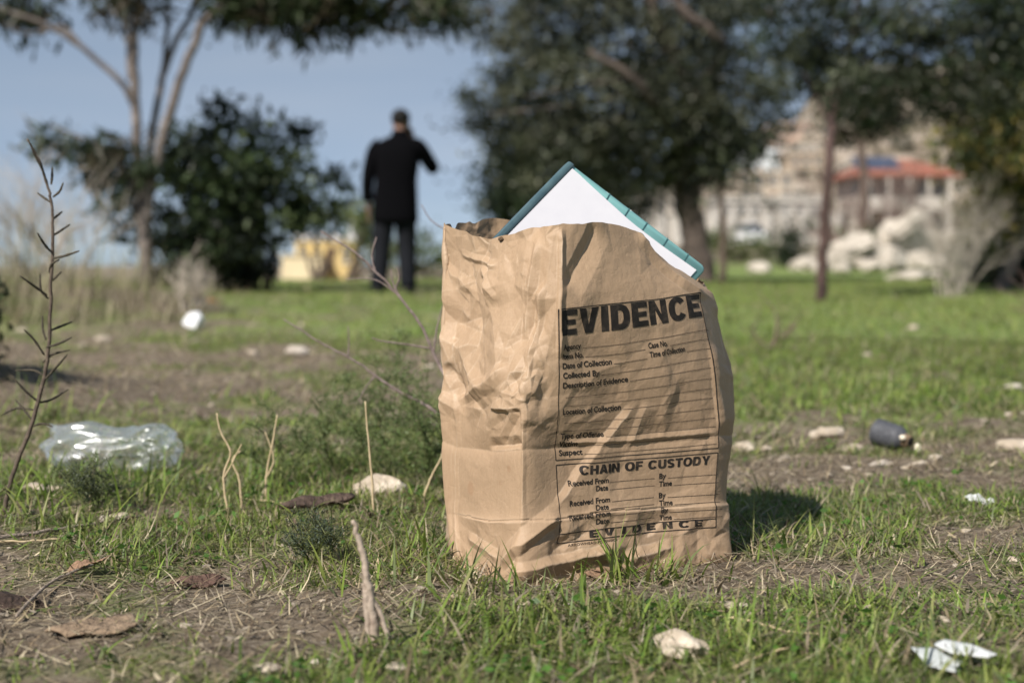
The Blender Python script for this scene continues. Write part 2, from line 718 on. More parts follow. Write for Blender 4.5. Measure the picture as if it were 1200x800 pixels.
V, F, T = merge(lp)
M_STRAW = leaf_mat('dead_straw', .8, .12, .2)
tag(link('dry_litter', np_mesh('dry_litter', V, F, True, T), M_STRAW), 'dead straw and crumbled stems lying between the grass', 'litter', kind='stuff')


def leaf_cloud(C, size, rs, aspect=.42, droop=0.0, flat=0.0):
    """diamond leaves; C (n,3) positions"""
    n = len(C)
    d = rs.normal(0, 1, (n, 3))
    d[:, 2] = d[:, 2] * (1 - flat) - droop
    d /= np.linalg.norm(d, axis=1)[:, None] + 1e-9
    r = rs.normal(0, 1, (n, 3))
    s = np.cross(d, r)
    s /= np.linalg.norm(s, axis=1)[:, None] + 1e-9
    nn = np.cross(d, s)
    sz = (size[0] + (size[1] - size[0]) * rs.rand(n))[:, None]
    base = C
    tip = C + d * sz
    mid = C + d * sz * .45 + nn * sz * .06
    L_ = mid - s * sz * aspect / 2
    R_ = mid + s * sz * aspect / 2
    V = np.stack([base, R_, tip, L_], 1).reshape(-1, 3)
    F = np.arange(n * 4).reshape(n, 4)
    return V, F


# broadleaf seedlings (clover-like ground cover)
rs = np.random.RandomState(91)
CL = []
TT = []
for (n, y0, y1, sz) in ((1500, 1.0, 2.8, 1.0), (1600, 2.8, 7.0, 1.5)):
    x, y, v = scatter(n, y0, y1, .8, .4, .40, 600 + n, 1.5)
    ok = ~in_bag(x, y)
    for xx, yy in zip(x[ok], y[ok]):
        k = rs.randint(4, 9)
        z = float(H(xx, yy))
        hh = .012 + .02 * rs.rand()
        c = np.array([xx, yy, z + hh * .5]) + rs.normal(0, 1, (k, 3)) * np.array([.009, .009, .006]) * sz
        CL.append((c, sz))
        TT.append(np.repeat((np.array([.07, .15, .025]) * (.7 + .7 * rs.rand()))[None], k * 4, 0))
Cc = np.concatenate([c for c, s in CL])
V, F = leaf_cloud(Cc, (.005, .013), rs, .62, 0, .6)
tag(link('ground_weeds', np_mesh('ground_weeds', V, F, True, np.concatenate(TT)), M_GRASS), 'tiny round leaved weeds spread among the grass', 'weeds', kind='stuff')


# gravel: small pale chips strewn over the soil
def rock_arrays(seed, sub=2, squash=(1, .8, .6), rough=.25, facets=7):
    rs = np.random.RandomState(seed)
    bm = bmesh.new()
    bmesh.ops.create_icosphere(bm, subdivisions=sub, radius=1)
    V = np.array([v.co[:] for v in bm.verts])
    F = np.array([[v.index for v in f.verts] for f in bm.faces])
    bm.free()
    for _ in range(facets):
        nrm = rs.normal(0, 1, 3)
        nrm /= np.linalg.norm(nrm)
        d = .55 + .35 * rs.rand()
        pr = V @ nrm
        V = V - np.where(pr > d, (pr - d) * .85, 0)[:, None] * nrm
    fr = rs.rand(3, 3) * 5
    off = fbm(V[:, 0] * 1.7 + V[:, 2] * 1.3 + fr[0, 0], V[:, 1] * 1.7 - V[:, 2] * 1.1 + fr[1, 1], 200 + seed % 20, 4) - .5
    V = V * (1 + rough * 2 * off)[:, None]
    return V * np.array(squash), F


rs = np.random.RandomState(55)
GV = []
GF = []
GT = []
o = 0
protos = [rock_arrays(900 + k, 1, (1, .75, .45), .2) for k in range(6)]
for (n, y0, y1, s0, s1) in ((1800, 1.0, 2.7, .0012, .009), (900, 2.4, 5.5, .005, .018), (500, 5, 13, .012, .05)):
    y = y0 + (y1 - y0) * rs.rand(n)
    x = (rs.rand(n) * 2 - 1) * (y * .375 + .4)
    p = np.clip(1.1 - veg(x, y), .1, 1) * (.4 + 1.1 * gauss(x, y, .95, 2.75, .9, .5) + .4 * (y < 2))
    ok = (rs.rand(n) < p) & ~in_bag(x, y)
    for xx, yy in zip(x[ok], y[ok]):
        V, F = protos[rs.randint(6)]
        s = s0 + (s1 - s0) * rs.rand() ** 2.5
        a = rs.rand() * 2 * PI
        R = np.array([[math.cos(a), -math.sin(a), 0], [math.sin(a), math.cos(a), 0], [0, 0, 1]])
        GV.append((V * s) @ R.T + np.array([xx, yy, float(H(xx, yy)) + s * .2]))
        GF.append(F + o)
        o += len(V)
        c = np.array([.30, .255, .205]) * (.45 + .8 * rs.rand())
        GT.append(np.repeat(c[None], len(V), 0))
M_GRAVEL = leaf_mat('gravel_chips', .9, 0.0, .2)
tag(link('gravel', np_mesh('gravel', np.concatenate(GV), np.concatenate(GF), False, np.concatenate(GT)), M_GRAVEL), 'small pale stone chips strewn over the soil', 'gravel', kind='stuff')

# ------------------------------------------------------------------ the paper bag
UK = np.array([0, .02, .09, .17, .223, .298, .375, .4555, .475, .555, .64, .75, .86])
UT = .945
VK = np.array([0, .07, .155, .235, .32, .41])
G0 = lambda px, py: (px, py, None)
LV = [
    [(531, 657, None), (541, 662, None), (573, 673, None), (606, 685, None), (653, 680, None), (715, 671, None), (780, 663, None), (838, 656, None), (857, 653, None)],
    [(523, 600, 1.745), (536, 603, 1.732), (572, 610, 1.66), (611, 609, 1.597), (654, 605, 1.620), (715, 598, 1.652), (778, 592, 1.688), (837, 588, 1.722), (850, 588, 1.745)],
    [(518, 517, 1.745), (536, 524, 1.730), (572, 529, 1.66), (612, 526, 1.597), (653, 523, 1.622), (715, 519, 1.657), (780, 514, 1.692), (842, 508, 1.735), (859, 508, 1.770)],
    [(516, 440, 1.745), (534, 448, 1.725), (572, 455, 1.655), (614, 455, 1.600), (655, 455, 1.612), (715, 450, 1.648), (780, 440, 1.683), (835, 431, 1.735), (859, 440, 1.795)],
    [(519, 345, 1.755), (535, 352, 1.735), (575, 360, 1.675), (620, 363, 1.625), (655, 362, 1.604), (712, 356, 1.640), (770, 350, 1.680), (818, 344, 1.740), (840, 352, 1.800)],
    [(519, 262, 1.770), (532, 268, 1.740), (575, 279, 1.680), (622, 267, 1.640), (655, 265, 1.620), (700, 261, 1.645), (748, 274, 1.700), (788, 312, 1.765), (822, 334, 1.810)],
]
HID = [
    [(.235, 1.815, 0), (.185, 1.895, 0), (.10, 1.853, 0), (.01, 1.805, 0)],
    [(.225, 1.825, .07), (.185, 1.90, .07), (.10, 1.86, .07), (.005, 1.815, .07)],
    [(.245, 1.845, .15), (.185, 1.905, .15), (.10, 1.872, .15), (.0, 1.825, .15)],
    [(.255, 1.86, .23), (.19, 1.91, .23), (.10, 1.88, .23), (-.005, 1.832, .23)],
    [(.24, 1.87, .31), (.19, 1.915, .31), (.09, 1.89, .315), (-.012, 1.842, .32)],
    [(.235, 1.87, .348), (.19, 1.92, .37), (.08, 1.895, .395), (-.018, 1.845, .419)],
]
K = np.zeros((6, 13, 3))
for j in range(6):
    for i, (a, b, Y) in enumerate(LV[j]):
        if Y is None:
            d = ray(a, b)
            t = -CAM_H / d.z
            K[j, i] = (d.x * t, d.y * t, -.004)
        else:
            K[j, i] = at(a, b, Y)
    for i, p in enumerate(HID[j]):
        K[j, 9 + i] = p


def herm(x, xk, yk, periodic=None, sharp=.5):
    """non-uniform Catmull-Rom blended with straight segments; yk (n,...)"""
    if periodic:
        xk = np.concatenate([[xk[-2] - periodic, xk[-1] - periodic], xk, [xk[0] + periodic, xk[1] + periodic]])
        yk = np.concatenate([yk[-2:], yk, yk[:2]])
    n = len(xk)
    m = np.zeros_like(yk)
    for i in range(n):
        a = max(i - 1, 0)
        b = min(i + 1, n - 1)
        m[i] = (yk[b] - yk[a]) / (xk[b] - xk[a])
    i = np.clip(np.searchsorted(xk, x, side='right') - 1, 0, n - 2)
    h = xk[i + 1] - xk[i]
    t = (x - xk[i]) / h
    sh = (len(x),) + (1,) * (yk.ndim - 1)
    t = t.reshape(sh)
    h = h.reshape(sh)
    y0, y1, m0, m1 = yk[i], yk[i + 1], m[i], m[i + 1]
    c = (2 * t ** 3 - 3 * t ** 2 + 1) * y0 + (t ** 3 - 2 * t ** 2 + t) * h * m0 + (-2 * t ** 3 + 3 * t ** 2) * y1 + (t ** 3 - t ** 2) * h * m1
    l = y0 * (1 - t) + y1 * t
    return sharp * l + (1 - sharp) * c


NU, NV = 880, 380
ug = np.linspace(0, UT, NU, endpoint=False)
vg_ = np.linspace(0, VK[-1], NV)
Kv = herm(vg_, VK, K, None, .45)                     # NV,13,3
B0 = np.stack([herm(ug, UK, Kv[j], UT, .5) for j in range(NV)])     # NV,NU,3
PXg, PYg = proj(B0)
u_front = (ug <= .48)


def uv_px(px, py):
    D = (PXg[:, u_front] - px) ** 2 + (PYg[:, u_front] - py) ** 2
    j, i = np.unravel_index(np.argmin(D), D.shape)
    return ug[i], vg_[j]


U, Vv = np.meshgrid(ug, vg_)
rs = np.random.RandomState(5)
D = np.zeros_like(U)


def seg_dist(p0, p1):
    dx, dy = p1[0] - p0[0], p1[1] - p0[1]
    L = math.hypot(dx, dy)
    tx, ty = dx / L, dy / L
    a = (U - p0[0]) * tx + (Vv - p0[1]) * ty
    dist = -(U - p0[0]) * ty + (Vv - p0[1]) * tx
    return a / L, dist, L


def crease(p0, p1, amp, w1, w2, soft=.18):
    """a fold: tent profile, w1 on the left of p0->p1, w2 on the right"""
    global D
    a, dist, L = seg_dist(p0, p1)
    win = sstep(-.02, soft, a) * sstep(1.02, 1 - soft, a)
    wobble = .0016 * (fbm(a * L * 60, a * 0 + p0[0] * 40, 71, 3) - .5) * 2
    dist = dist + wobble
    prof = np.where(dist >= 0, np.maximum(0, 1 - dist / w1), np.maximum(0, 1 + dist / w2))
    D += amp * win * prof


def creaspx(a, b, amp, w1, w2, soft=.18):
    crease(uv_px(*a), uv_px(*b), amp, w1, w2, soft)


def randfolds(n, u0, u1, v0, v1, amp, wr, lr, seed):
    r = np.random.RandomState(seed)
    for _ in range(n):
        cu, cv = r.uniform(u0, u1), r.uniform(v0, v1)
        th = r.uniform(0, PI)
        L = r.uniform(*lr) / 2
        a = amp * r.uniform(.35, 1) * r.choice([-1, 1])
        crease((cu - L * math.cos(th), cv - L * math.sin(th)), (cu + L * math.cos(th), cv + L * math.sin(th)), a, r.uniform(*wr), r.uniform(*wr), .35)


# broad unevenness
D += .006 * (fbm(U * 9, Vv * 9, 61, 2) - .5) * sstep(0, .05, Vv)
from mathutils.geometry import delaunay_2d_cdt


def facets(sp, amp, seed, sx=1.0, sv=1.0, tall=.3):
    """paper facets: random heights on scattered points, straight between them"""
    r = np.random.RandomState(seed)
    du_, dv_ = sp * sx, sp * sv
    nu, nv = int(1.06 / du_) + 1, int(.52 / dv_) + 1
    pu = -.05 + (np.arange(nu)[None, :] + r.uniform(-.48, .48, (nv, nu)) + .5 * (np.arange(nv)[:, None] % 2)) * du_
    pv = -.05 + (np.arange(nv)[:, None] + r.uniform(-.48, .48, (nv, nu))) * dv_
    pts = np.stack([pu.ravel(), pv.ravel()], -1)
    hh = r.uniform(-1, 1, len(pts))
    hh = np.sign(hh) * np.abs(hh) ** .8
    tris = delaunay_2d_cdt([Vector(p) for p in pts], [], [], 0, 1e-7)[2]
    out = np.zeros_like(U)
    eu, ev = UT / NU, VK[-1] / (NV - 1)
    for t in tris:
        a, b, c = pts[t[0]], pts[t[1]], pts[t[2]]
        i0_ = max(int(math.floor(min(a[0], b[0], c[0]) / eu)), 0)
        i1_ = min(int(math.ceil(max(a[0], b[0], c[0]) / eu)), NU - 1)
        j0_ = max(int(math.floor(min(a[1], b[1], c[1]) / ev)), 0)
        j1_ = min(int(math.ceil(max(a[1], b[1], c[1]) / ev)), NV - 1)
        if i1_ < i0_ or j1_ < j0_:
            continue
        uu_, vv_ = np.meshgrid(np.arange(i0_, i1_ + 1) * eu, np.arange(j0_, j1_ + 1) * ev)
        det = (b[1] - c[1]) * (a[0] - c[0]) + (c[0] - b[0]) * (a[1] - c[1])
        if abs(det) < 1e-12:
            continue
        w0 = ((b[1] - c[1]) * (uu_ - c[0]) + (c[0] - b[0]) * (vv_ - c[1])) / det
        w1 = ((c[1] - a[1]) * (uu_ - c[0]) + (a[0] - c[0]) * (vv_ - c[1])) / det
        w2 = 1 - w0 - w1
        ok = (w0 >= -1e-6) & (w1 >= -1e-6) & (w2 >= -1e-6)
        sub = out[j0_:j1_ + 1, i0_:i1_ + 1]
        sub[ok] = (w0 * hh[t[0]] + w1 * hh[t[1]] + w2 * hh[t[2]])[ok]
    return out * amp


mL = sstep(.235, .19, U) * sstep(.165, .215, Vv)           # crumpled upper part of the left side
mF = sstep(.20, .235, U) * sstep(.48, .46, U)              # front with the print
mB = sstep(.46, .50, U)
mLow = sstep(.075, .05, Vv)
mMid = 1 - np.clip(mL + mF + mB + mLow, 0, 1)
irr = .35 + 1.3 * fbm(U * 16, Vv * 16, 66, 2)
D += facets(.044, 1, 1, 1, 1.25) * (.0068 * mL + .0024 * mF + .0014 * mMid + .0045 * mB + .0030 * mLow)
D += facets(.021, 1, 2, 1, 1.2) * irr * (.0034 * mL + .0009 * mF + .0006 * mMid + .0020 * mB + .0018 * mLow)
D += facets(.010, 1, 3) * irr ** 2 * (.0010 * mL + .00018 * mF + .00015 * mMid + .0006 * mB + .0005 * mLow)
# the two horizontal folds
pc1 = uv_px(612, 527)[1]
pc2 = uv_px(655, 605)[1]


def hfold(v0, amp, up, dn, u0, u1, step):
    global D
    wob = .006 * (fbm(U * 14, U * 0, 81, 3) - .5)
    d = Vv - v0 - wob
    win = sstep(u0 - .02, u0 + .02, U) * sstep(u1 + .02, u1 - .02, U)
    k = .55 + .9 * fbm(U * 11, U * 0 + 3, 83, 2)
    prof = np.where(d >= 0, np.exp(-d / up), -step * np.exp(d / dn))
    D += amp * win * prof * k


hfold(pc1, -.0030, .014, .008, -.05, 1.0, -1.0)
hfold(pc2, .0026, .012, .016, .03, .42, -.25)
hfold(pc2 - .003, .004, .0025, .03, .04, .48, -.9)
# single folds read off the photograph
creaspx((748, 470), (648, 600), .0048, .034, .0085)
creaspx((702, 262), (664, 340), -.0060, .024, .016)
creaspx((657, 268), (656, 420), .0045, .010, .006, .1)
creaspx((632, 275), (612, 400), .0045, .012, .008)
creaspx((640, 330), (618, 425), .0040, .008, .010)
creaspx((560, 310), (585, 355), .004, .008, .010)
creaspx((535, 297), (585, 310), .0030, .008, .006)
creaspx((522, 425), (540, 465), -.006, .014, .012)
creaspx((540, 465), (600, 430), .0055, .010, .014)
creaspx((575, 478), (614, 478), .005, .014, .005)
creaspx((612, 482), (585, 522), -.004, .012, .012)
creaspx((570, 522), (612, 520), -.0055, .012, .006)
creaspx((614, 440), (612, 612), .0014, .007, .007, .05)
creaspx((536, 470), (538, 655), .0020, .006, .006, .05)
creaspx((655, 600), (588, 662), .0075, .010, .016)
creaspx((735, 640), (596, 668), .0070, .014, .009)
creaspx((690, 622), (640, 650), -.0045, .014, .012)
creaspx((548, 628), (585, 655), .0045, .010, .010)
creaspx((745, 272), (828, 350), .0060, .012, .016, .1)
creaspx((764, 280), (800, 312), -.005, .010, .010)
creaspx((760, 470), (735, 530), .0022, .022, .008)
creaspx((800, 430), (770, 500), .0016, .022, .010)
creaspx((832, 400), (846, 510), .0042, .012, .008)
creaspx((846, 360), (855, 440), -.005, .010, .012)
creaspx((660, 520), (840, 506), .0028, .006, .008, .1)
creaspx((790, 640), (730, 655), .005, .010, .010)
D *= sstep(-.004, .010, Vv) * .9 + .1
# worn fold lines: where the sheet bends sharply
eu_, ev_ = UT / NU, VK[-1] / (NV - 1)
LAP = np.zeros_like(D)
LAP[1:-1] = (np.roll(D, 1, 1) + np.roll(D, -1, 1) - 2 * D)[1:-1] / eu_ ** 2 + (D[2:] + D[:-2] - 2 * D[1:-1]) / ev_ ** 2
WEAR = np.clip((np.abs(LAP) - 90) / 420, 0, 1)
WEAR = .5 * WEAR + .125 * (np.roll(WEAR, 1, 1) + np.roll(WEAR, -1, 1) + np.roll(WEAR, 1, 0) + np.roll(WEAR, -1, 0))
WEAR = WEAR * (1 - .6 * np.exp(-((Vv - pc1) / .008) ** 2) - .6 * np.exp(-((Vv - pc2) / .008) ** 2)) * np.clip(.15 + 2.2 * (fbm(U * 22, Vv * 40, 120, 3) - .32), .1, 1)


def grid_normals(B):
    du = np.roll(B, -1, 1) - np.roll(B, 1, 1)
    dv = np.gradient(B, axis=0)
    n = np.cross(du, dv)
    return n / (np.linalg.norm(n, axis=-1)[..., None] + 1e-12)


N0 = grid_normals(B0)
BG = B0 + N0 * D[..., None]
# ragged mouth
top = sstep(.37, .41, Vv)
rimn = .006 * (fbm(U * 26, U * 0, 95, 3) - .5)
nick = -.010 * np.exp(-((U - .925) / .004) ** 2) - .005 * np.exp(-((U - .895) / .012) ** 2) + .003 * np.exp(-((U - .90) / .004) ** 2)
BG[..., 2] += top * (rimn + nick)
BG[..., 2] = np.maximum(BG[..., 2], -.006)
N1 = grid_normals(BG)

bag = empty('paper_bag', (0.1, 1.75, 0), 'crumpled brown kraft paper evidence bag standing open on the grass', 'paper bag')
BL = np.array(bag.location)


def paper_material():
    m, nt, b = new_mat('kraft_paper')
    N = nt.nodes
    L = nt.links
    tc = N.new('ShaderNodeTexCoord')

    def noise(sc, det, vec=None, ro=.6):
        n = N.new('ShaderNodeTexNoise')
        n.inputs['Scale'].default_value = sc
        n.inputs['Detail'].default_value = det
        n.inputs['Roughness'].default_value = ro
        L.new(vec or tc.outputs['Object'], n.inputs['Vector'])
        return n
    mp = N.new('ShaderNodeMapping')
    mp.inputs['Scale'].default_value = (1, 1, .12)
    L.new(tc.outputs['Object'], mp.inputs['Vector'])
    fib = noise(420, 4, mp.outputs['Vector'])
    blot = noise(9, 5)
    r = N.new('ShaderNodeValToRGB')
    r.color_ramp.elements[0].position = .3
    r.color_ramp.elements[1].position = .75
    r.color_ramp.elements[0].color = (.322, .218, .137, 1)
    r.color_ramp.elements[1].color = (.414, .290, .188, 1)
    ad = N.new('ShaderNodeMath')
    ad.operation = 'MULTIPLY_ADD'
    L.new(fib.outputs['Fac'], ad.inputs[0])
    ad.inputs[1].default_value = .45
    sc_ = N.new('ShaderNodeMath')
    sc_.operation = 'MULTIPLY'
    sc_.inputs[1].default_value = .55
    L.new(blot.outputs['Fac'], sc_.inputs[0])
    L.new(sc_.outputs[0], ad.inputs[2])
    L.new(ad.outputs[0], r.inputs['Fac'])
    cur = r.outputs['Color']
    # three grease spots low on the left side
    for (px, py, rad, st) in ((553, 572, .0085, .42), (595, 549, .004, .35), (586, 566, .003, .25)):
        u_, v_ = uv_px(px, py)
        P = BG[np.argmin(abs(vg_ - v_)), np.argmin(abs(ug - u_))] - BL
        vm = N.new('ShaderNodeVectorMath')
        vm.operation = 'DISTANCE'
        wob = noise(150, 2)
        L.new(tc.outputs['Object'], vm.inputs[0])
        vm.inputs[1].default_value = tuple(P)
        mr = N.new('ShaderNodeMapRange')
        mr.inputs['From Min'].default_value = rad * 1.15
        mr.inputs['From Max'].default_value = rad * .8
        mr.inputs['To Max'].default_value = st
        L.new(vm.outputs['Value'], mr.inputs['Value'])
        mx = N.new('ShaderNodeMix')
        mx.data_type = 'RGBA'
        L.new(mr.outputs['Result'], mx.inputs['Factor'])
        L.new(cur, mx.inputs['A'])
        mx.inputs['B'].default_value = (.30, .175, .10, 1)
        cur = mx.outputs['Result']
    wa = N.new('ShaderNodeAttribute')
    wa.attribute_name = 'tint'
    wm = N.new('ShaderNodeMath')
    wm.operation = 'MULTIPLY'
    wm.inputs[1].default_value = .5
    L.new(wa.outputs['Fac'], wm.inputs[0])
    mxw_ = N.new('ShaderNodeMix')
    mxw_.data_type = 'RGBA'
    L.new(wm.outputs[0], mxw_.inputs['Factor'])
    L.new(cur, mxw_.inputs['A'])
    mxw_.inputs['B'].default_value = (.62, .50, .38, 1)
    cur = mxw_.outputs['Result']
    L.new(cur, b.inputs['Base Color'])
    b.inputs['Roughness'].default_value = .56
    b.inputs['Specular IOR Level'].default_value = .28
    vo = N.new('ShaderNodeTexVoronoi')
    vo.feature = 'DISTANCE_TO_EDGE'
    vo.inputs['Scale'].default_value = 48
    wv = noise(30, 3)
    mxv = N.new('ShaderNodeMix')
    mxv.data_type = 'VECTOR'
    mxv.inputs['Factor'].default_value = .06
    L.new(tc.outputs['Object'], mxv.inputs['A'])
    L.new(wv.outputs['Color'], mxv.inputs['B'])
    L.new(mxv.outputs['Result'], vo.inputs['Vector'])
    mn = N.new('ShaderNodeMath')
    mn.operation = 'MINIMUM'
    mn.inputs[1].default_value = .16
    L.new(vo.outputs['Distance'], mn.inputs[0])
    n5 = noise(70, 7)
    a2 = N.new('ShaderNodeMath')
    a2.operation = 'MULTIPLY_ADD'
    L.new(mn.outputs[0], a2.inputs[0])
    a2.inputs[1].default_value = 1.1
    L.new(n5.outputs['Fac'], a2.inputs[2])
    bp = N.new('ShaderNodeBump')
    bp.inputs['Strength'].default_value = .28
    bp.inputs['Distance'].default_value = .0025
    L.new(a2.outputs[0], bp.inputs['Height'])
    L.new(bp.outputs['Normal'], b.inputs['Normal'])
    tr = N.new('ShaderNodeBsdfTranslucent')
    L.new(cur, tr.inputs['Color'])
    ms = N.new('ShaderNodeMixShader')
    ms.inputs['Fac'].default_value = .10
    L.new(b.outputs['BSDF'], ms.inputs[1])
    L.new(tr.outputs['BSDF'], ms.inputs[2])
    L.new(ms.outputs['Shader'], N['Material Output'].inputs['Surface'])
    return m


ii = np.arange(NV * NU).reshape(NV, NU)
F = np.stack([ii[:-1], np.roll(ii, -1, 1)[:-1], np.roll(ii, -1, 1)[1:], ii[1:]], -1).reshape(-1, 4)
V = BG.reshape(-1, 3) - BL
V = np.concatenate([V, [[0, 0, .001]]])
Fb = np.stack([np.roll(ii[0], -1), ii[0], np.full(NU, NV * NU)], -1)
wr = np.concatenate([WEAR.ravel(), [0]])
link('bag_sheet', np_mesh('bag_sheet', V, [F, Fb], True, np.repeat(wr[:, None], 3, 1)), paper_material(), bag)


# ------------------------------------------------------------------ print on the bag
def surf(u, v, off=.0004):
    u = np.asarray(u) % UT
    fu = u / UT * NU
    fv = np.clip(np.asarray(v) / VK[-1] * (NV - 1), 0, NV - 1.001)
    i = np.floor(fu).astype(int) % NU
    j = np.floor(fv).astype(int)
    a = (fu - np.floor(fu))[:, None]
    b = (fv - j)[:, None]
    i2 = (i + 1) % NU
    P = (BG[j, i] * (1 - a) + BG[j, i2] * a) * (1 - b) + (BG[j + 1, i] * (1 - a) + BG[j + 1, i2] * a) * b
    Nn = (N1[j, i] * (1 - a) + N1[j, i2] * a) * (1 - b) + (N1[j + 1, i] * (1 - a) + N1[j + 1, i2] * a) * b
    return P + Nn * off


iF1 = np.argmin(abs(ug - .223))


def v_row(py):
    """row of the print whose height at the print's left border is py"""
    col = PYg[:, iF1]
    return float(np.interp(-py, -col, vg_))


def u_at(px, v):
    j = np.argmin(abs(vg_ - v))
    sel = (ug >= .15) & (ug <= .475)
    return float(np.interp(px, PXg[j, sel], ug[sel]))


def thick(path, hw):
    n = len(path)
    Lf, Rt = [], []
    for i, (x, y) in enumerate(path):
        xa, ya = path[max(i - 1, 0)]
        xb, yb = path[min(i + 1, n - 1)]
        dx, dy = xb - xa, yb - ya
        l = math.hypot(dx, dy)
        Lf.append((x - dy / l * hw, y + dx / l * hw))
        Rt.append((x + dy / l * hw, y - dx / l * hw))
    return Lf + Rt[::-1]


def oval(cx, cy, rx, ry, t0, t1, n=28, p=2.25):
    out = []
    for k in range(n):
        t = math.radians(t0 + (t1 - t0) * k / (n - 1))
        c, s_ = math.cos(t), math.sin(t)
        out.append((cx + rx * math.copysign(abs(c) ** (2 / p), c), cy + ry * math.copysign(abs(s_) ** (2 / p), s_)))
    return out


def glyph(ch, s):
    h = s * .80
    if ch == 'E':
        w_ = .70
        return w_, [[(0, 0), (w_, 0), (w_, h), (s, h), (s, .5 - h * .45), (w_ * .93, .5 - h * .45), (w_ * .93, .5 + h * .45), (s, .5 + h * .45), (s, 1 - h), (w_, 1 - h), (w_, 1), (0, 1)]]
    if ch == 'F':
        w_ = .66
        return w_, [[(0, 0), (s, 0), (s, .5 - h * .5), (w_ * .92, .5 - h * .5), (w_ * .92, .5 + h * .4), (s, .5 + h * .4), (s, 1 - h), (w_, 1 - h), (w_, 1), (0, 1)]]
    if ch == 'I':
        return s, [[(0, 0), (s, 0), (s, 1), (0, 1)]]
    if ch == 'V':
        w_ = .86
        a = s * 1.05
        return w_, [[(w_ / 2 - a * .52, 0), (w_ / 2 + a * .52, 0), (w_, 1), (w_ - a, 1), (w_ / 2, .30), (a, 1), (0, 1)]]
    if ch == 'N':
        w_ = .80
        return w_, [[(0, 0), (s * .95, 0), (s * .95, .60), (w_ - s * .98, 0), (w_, 0), (w_, 1), (w_ - s * .95, 1), (w_ - s * .95, .40), (s * .98, 1), (0, 1)]]
    if ch == 'H':
        w_ = .80
        return w_, [[(0, 0), (s, 0), (s, .5 - h * .5), (w_ - s, .5 - h * .5), (w_ - s, 0), (w_, 0), (w_, 1), (w_ - s, 1), (w_ - s, .5 + h * .5), (s, .5 + h * .5), (s, 1), (0, 1)]]
    if ch == 'A':
        w_ = .86
        a = s * 1.02
        return w_, [[(0, 0), (a, 0), (a + .06, .19), (w_ - a - .06, .19), (w_ - a, 0), (w_, 0), (w_ / 2 + a * .55, 1), (w_ / 2 - a * .55, 1)],
                    [(w_ / 2 - .09, .38), (w_ / 2 + .09, .38), (w_ / 2, .74)]]
    if ch == 'T':
        w_ = .74
        return w_, [[(w_ / 2 - s / 2, 0), (w_ / 2 + s / 2, 0), (w_ / 2 + s / 2, 1 - h), (w_, 1 - h), (w_, 1), (0, 1), (0, 1 - h), (w_ / 2 - s / 2, 1 - h)]]
    if ch == 'Y':
        w_ = .84
        a = s * 1.1
        return w_, [[(w_ / 2 - s / 2, 0), (w_ / 2 + s / 2, 0), (w_ / 2 + s / 2, .38), (w_, 1), (w_ - a, 1), (w_ / 2, .60), (a, 1), (0, 1), (w_ / 2 - s / 2, .38)]]
    if ch == 'D':
        w_ = .80
        o_ = [(0, 0), (.36, 0)] + oval(.36, .5, w_ - .36, .5, -88, 88, 20, 2.4) + [(.36, 1), (0, 1)]
        i_ = [(s, h), (.36, h)] + oval(.36, .5, w_ - .36 - s * .98, .5 - h, -86, 86, 16, 2.4) + [(.36, 1 - h), (s, 1 - h)]
        return w_, [o_, i_]
    if ch == 'O':
        w_ = .88
        return w_, [oval(.44, .5, .44, .515, 0, 348, 32), oval(.44, .5, .44 - s, .515 - h, 0, 348, 32)]
    if ch == 'C':
        w_ = .84
        return w_, [oval(.43, .5, .43, .515, 34, 326, 34) + oval(.43, .5, .43 - s, .515 - h, 326, 34, 34)]
    if ch == 'U':
        w_ = .80
        o_ = [(0, 1)] + oval(.4, .40, .4, .415, 180, 360, 22, 2.4) + [(w_, 1), (w_ - s, 1)] + oval(.4, .40, .4 - s, .415 - h, 360, 180, 22, 2.4) + [(s, 1)]
        return w_, [o_]
    if ch == 'S':
        hw = h * .56
        path = oval(.37, .5 + .225, .37 - hw, .285 - hw + .005, 20, 250, 20) + oval(.37, .5 - .225, .37 - hw, .285 - hw + .005, 70, -160, 20)
        return .74, [thick(path, hw)]
    return .5, []


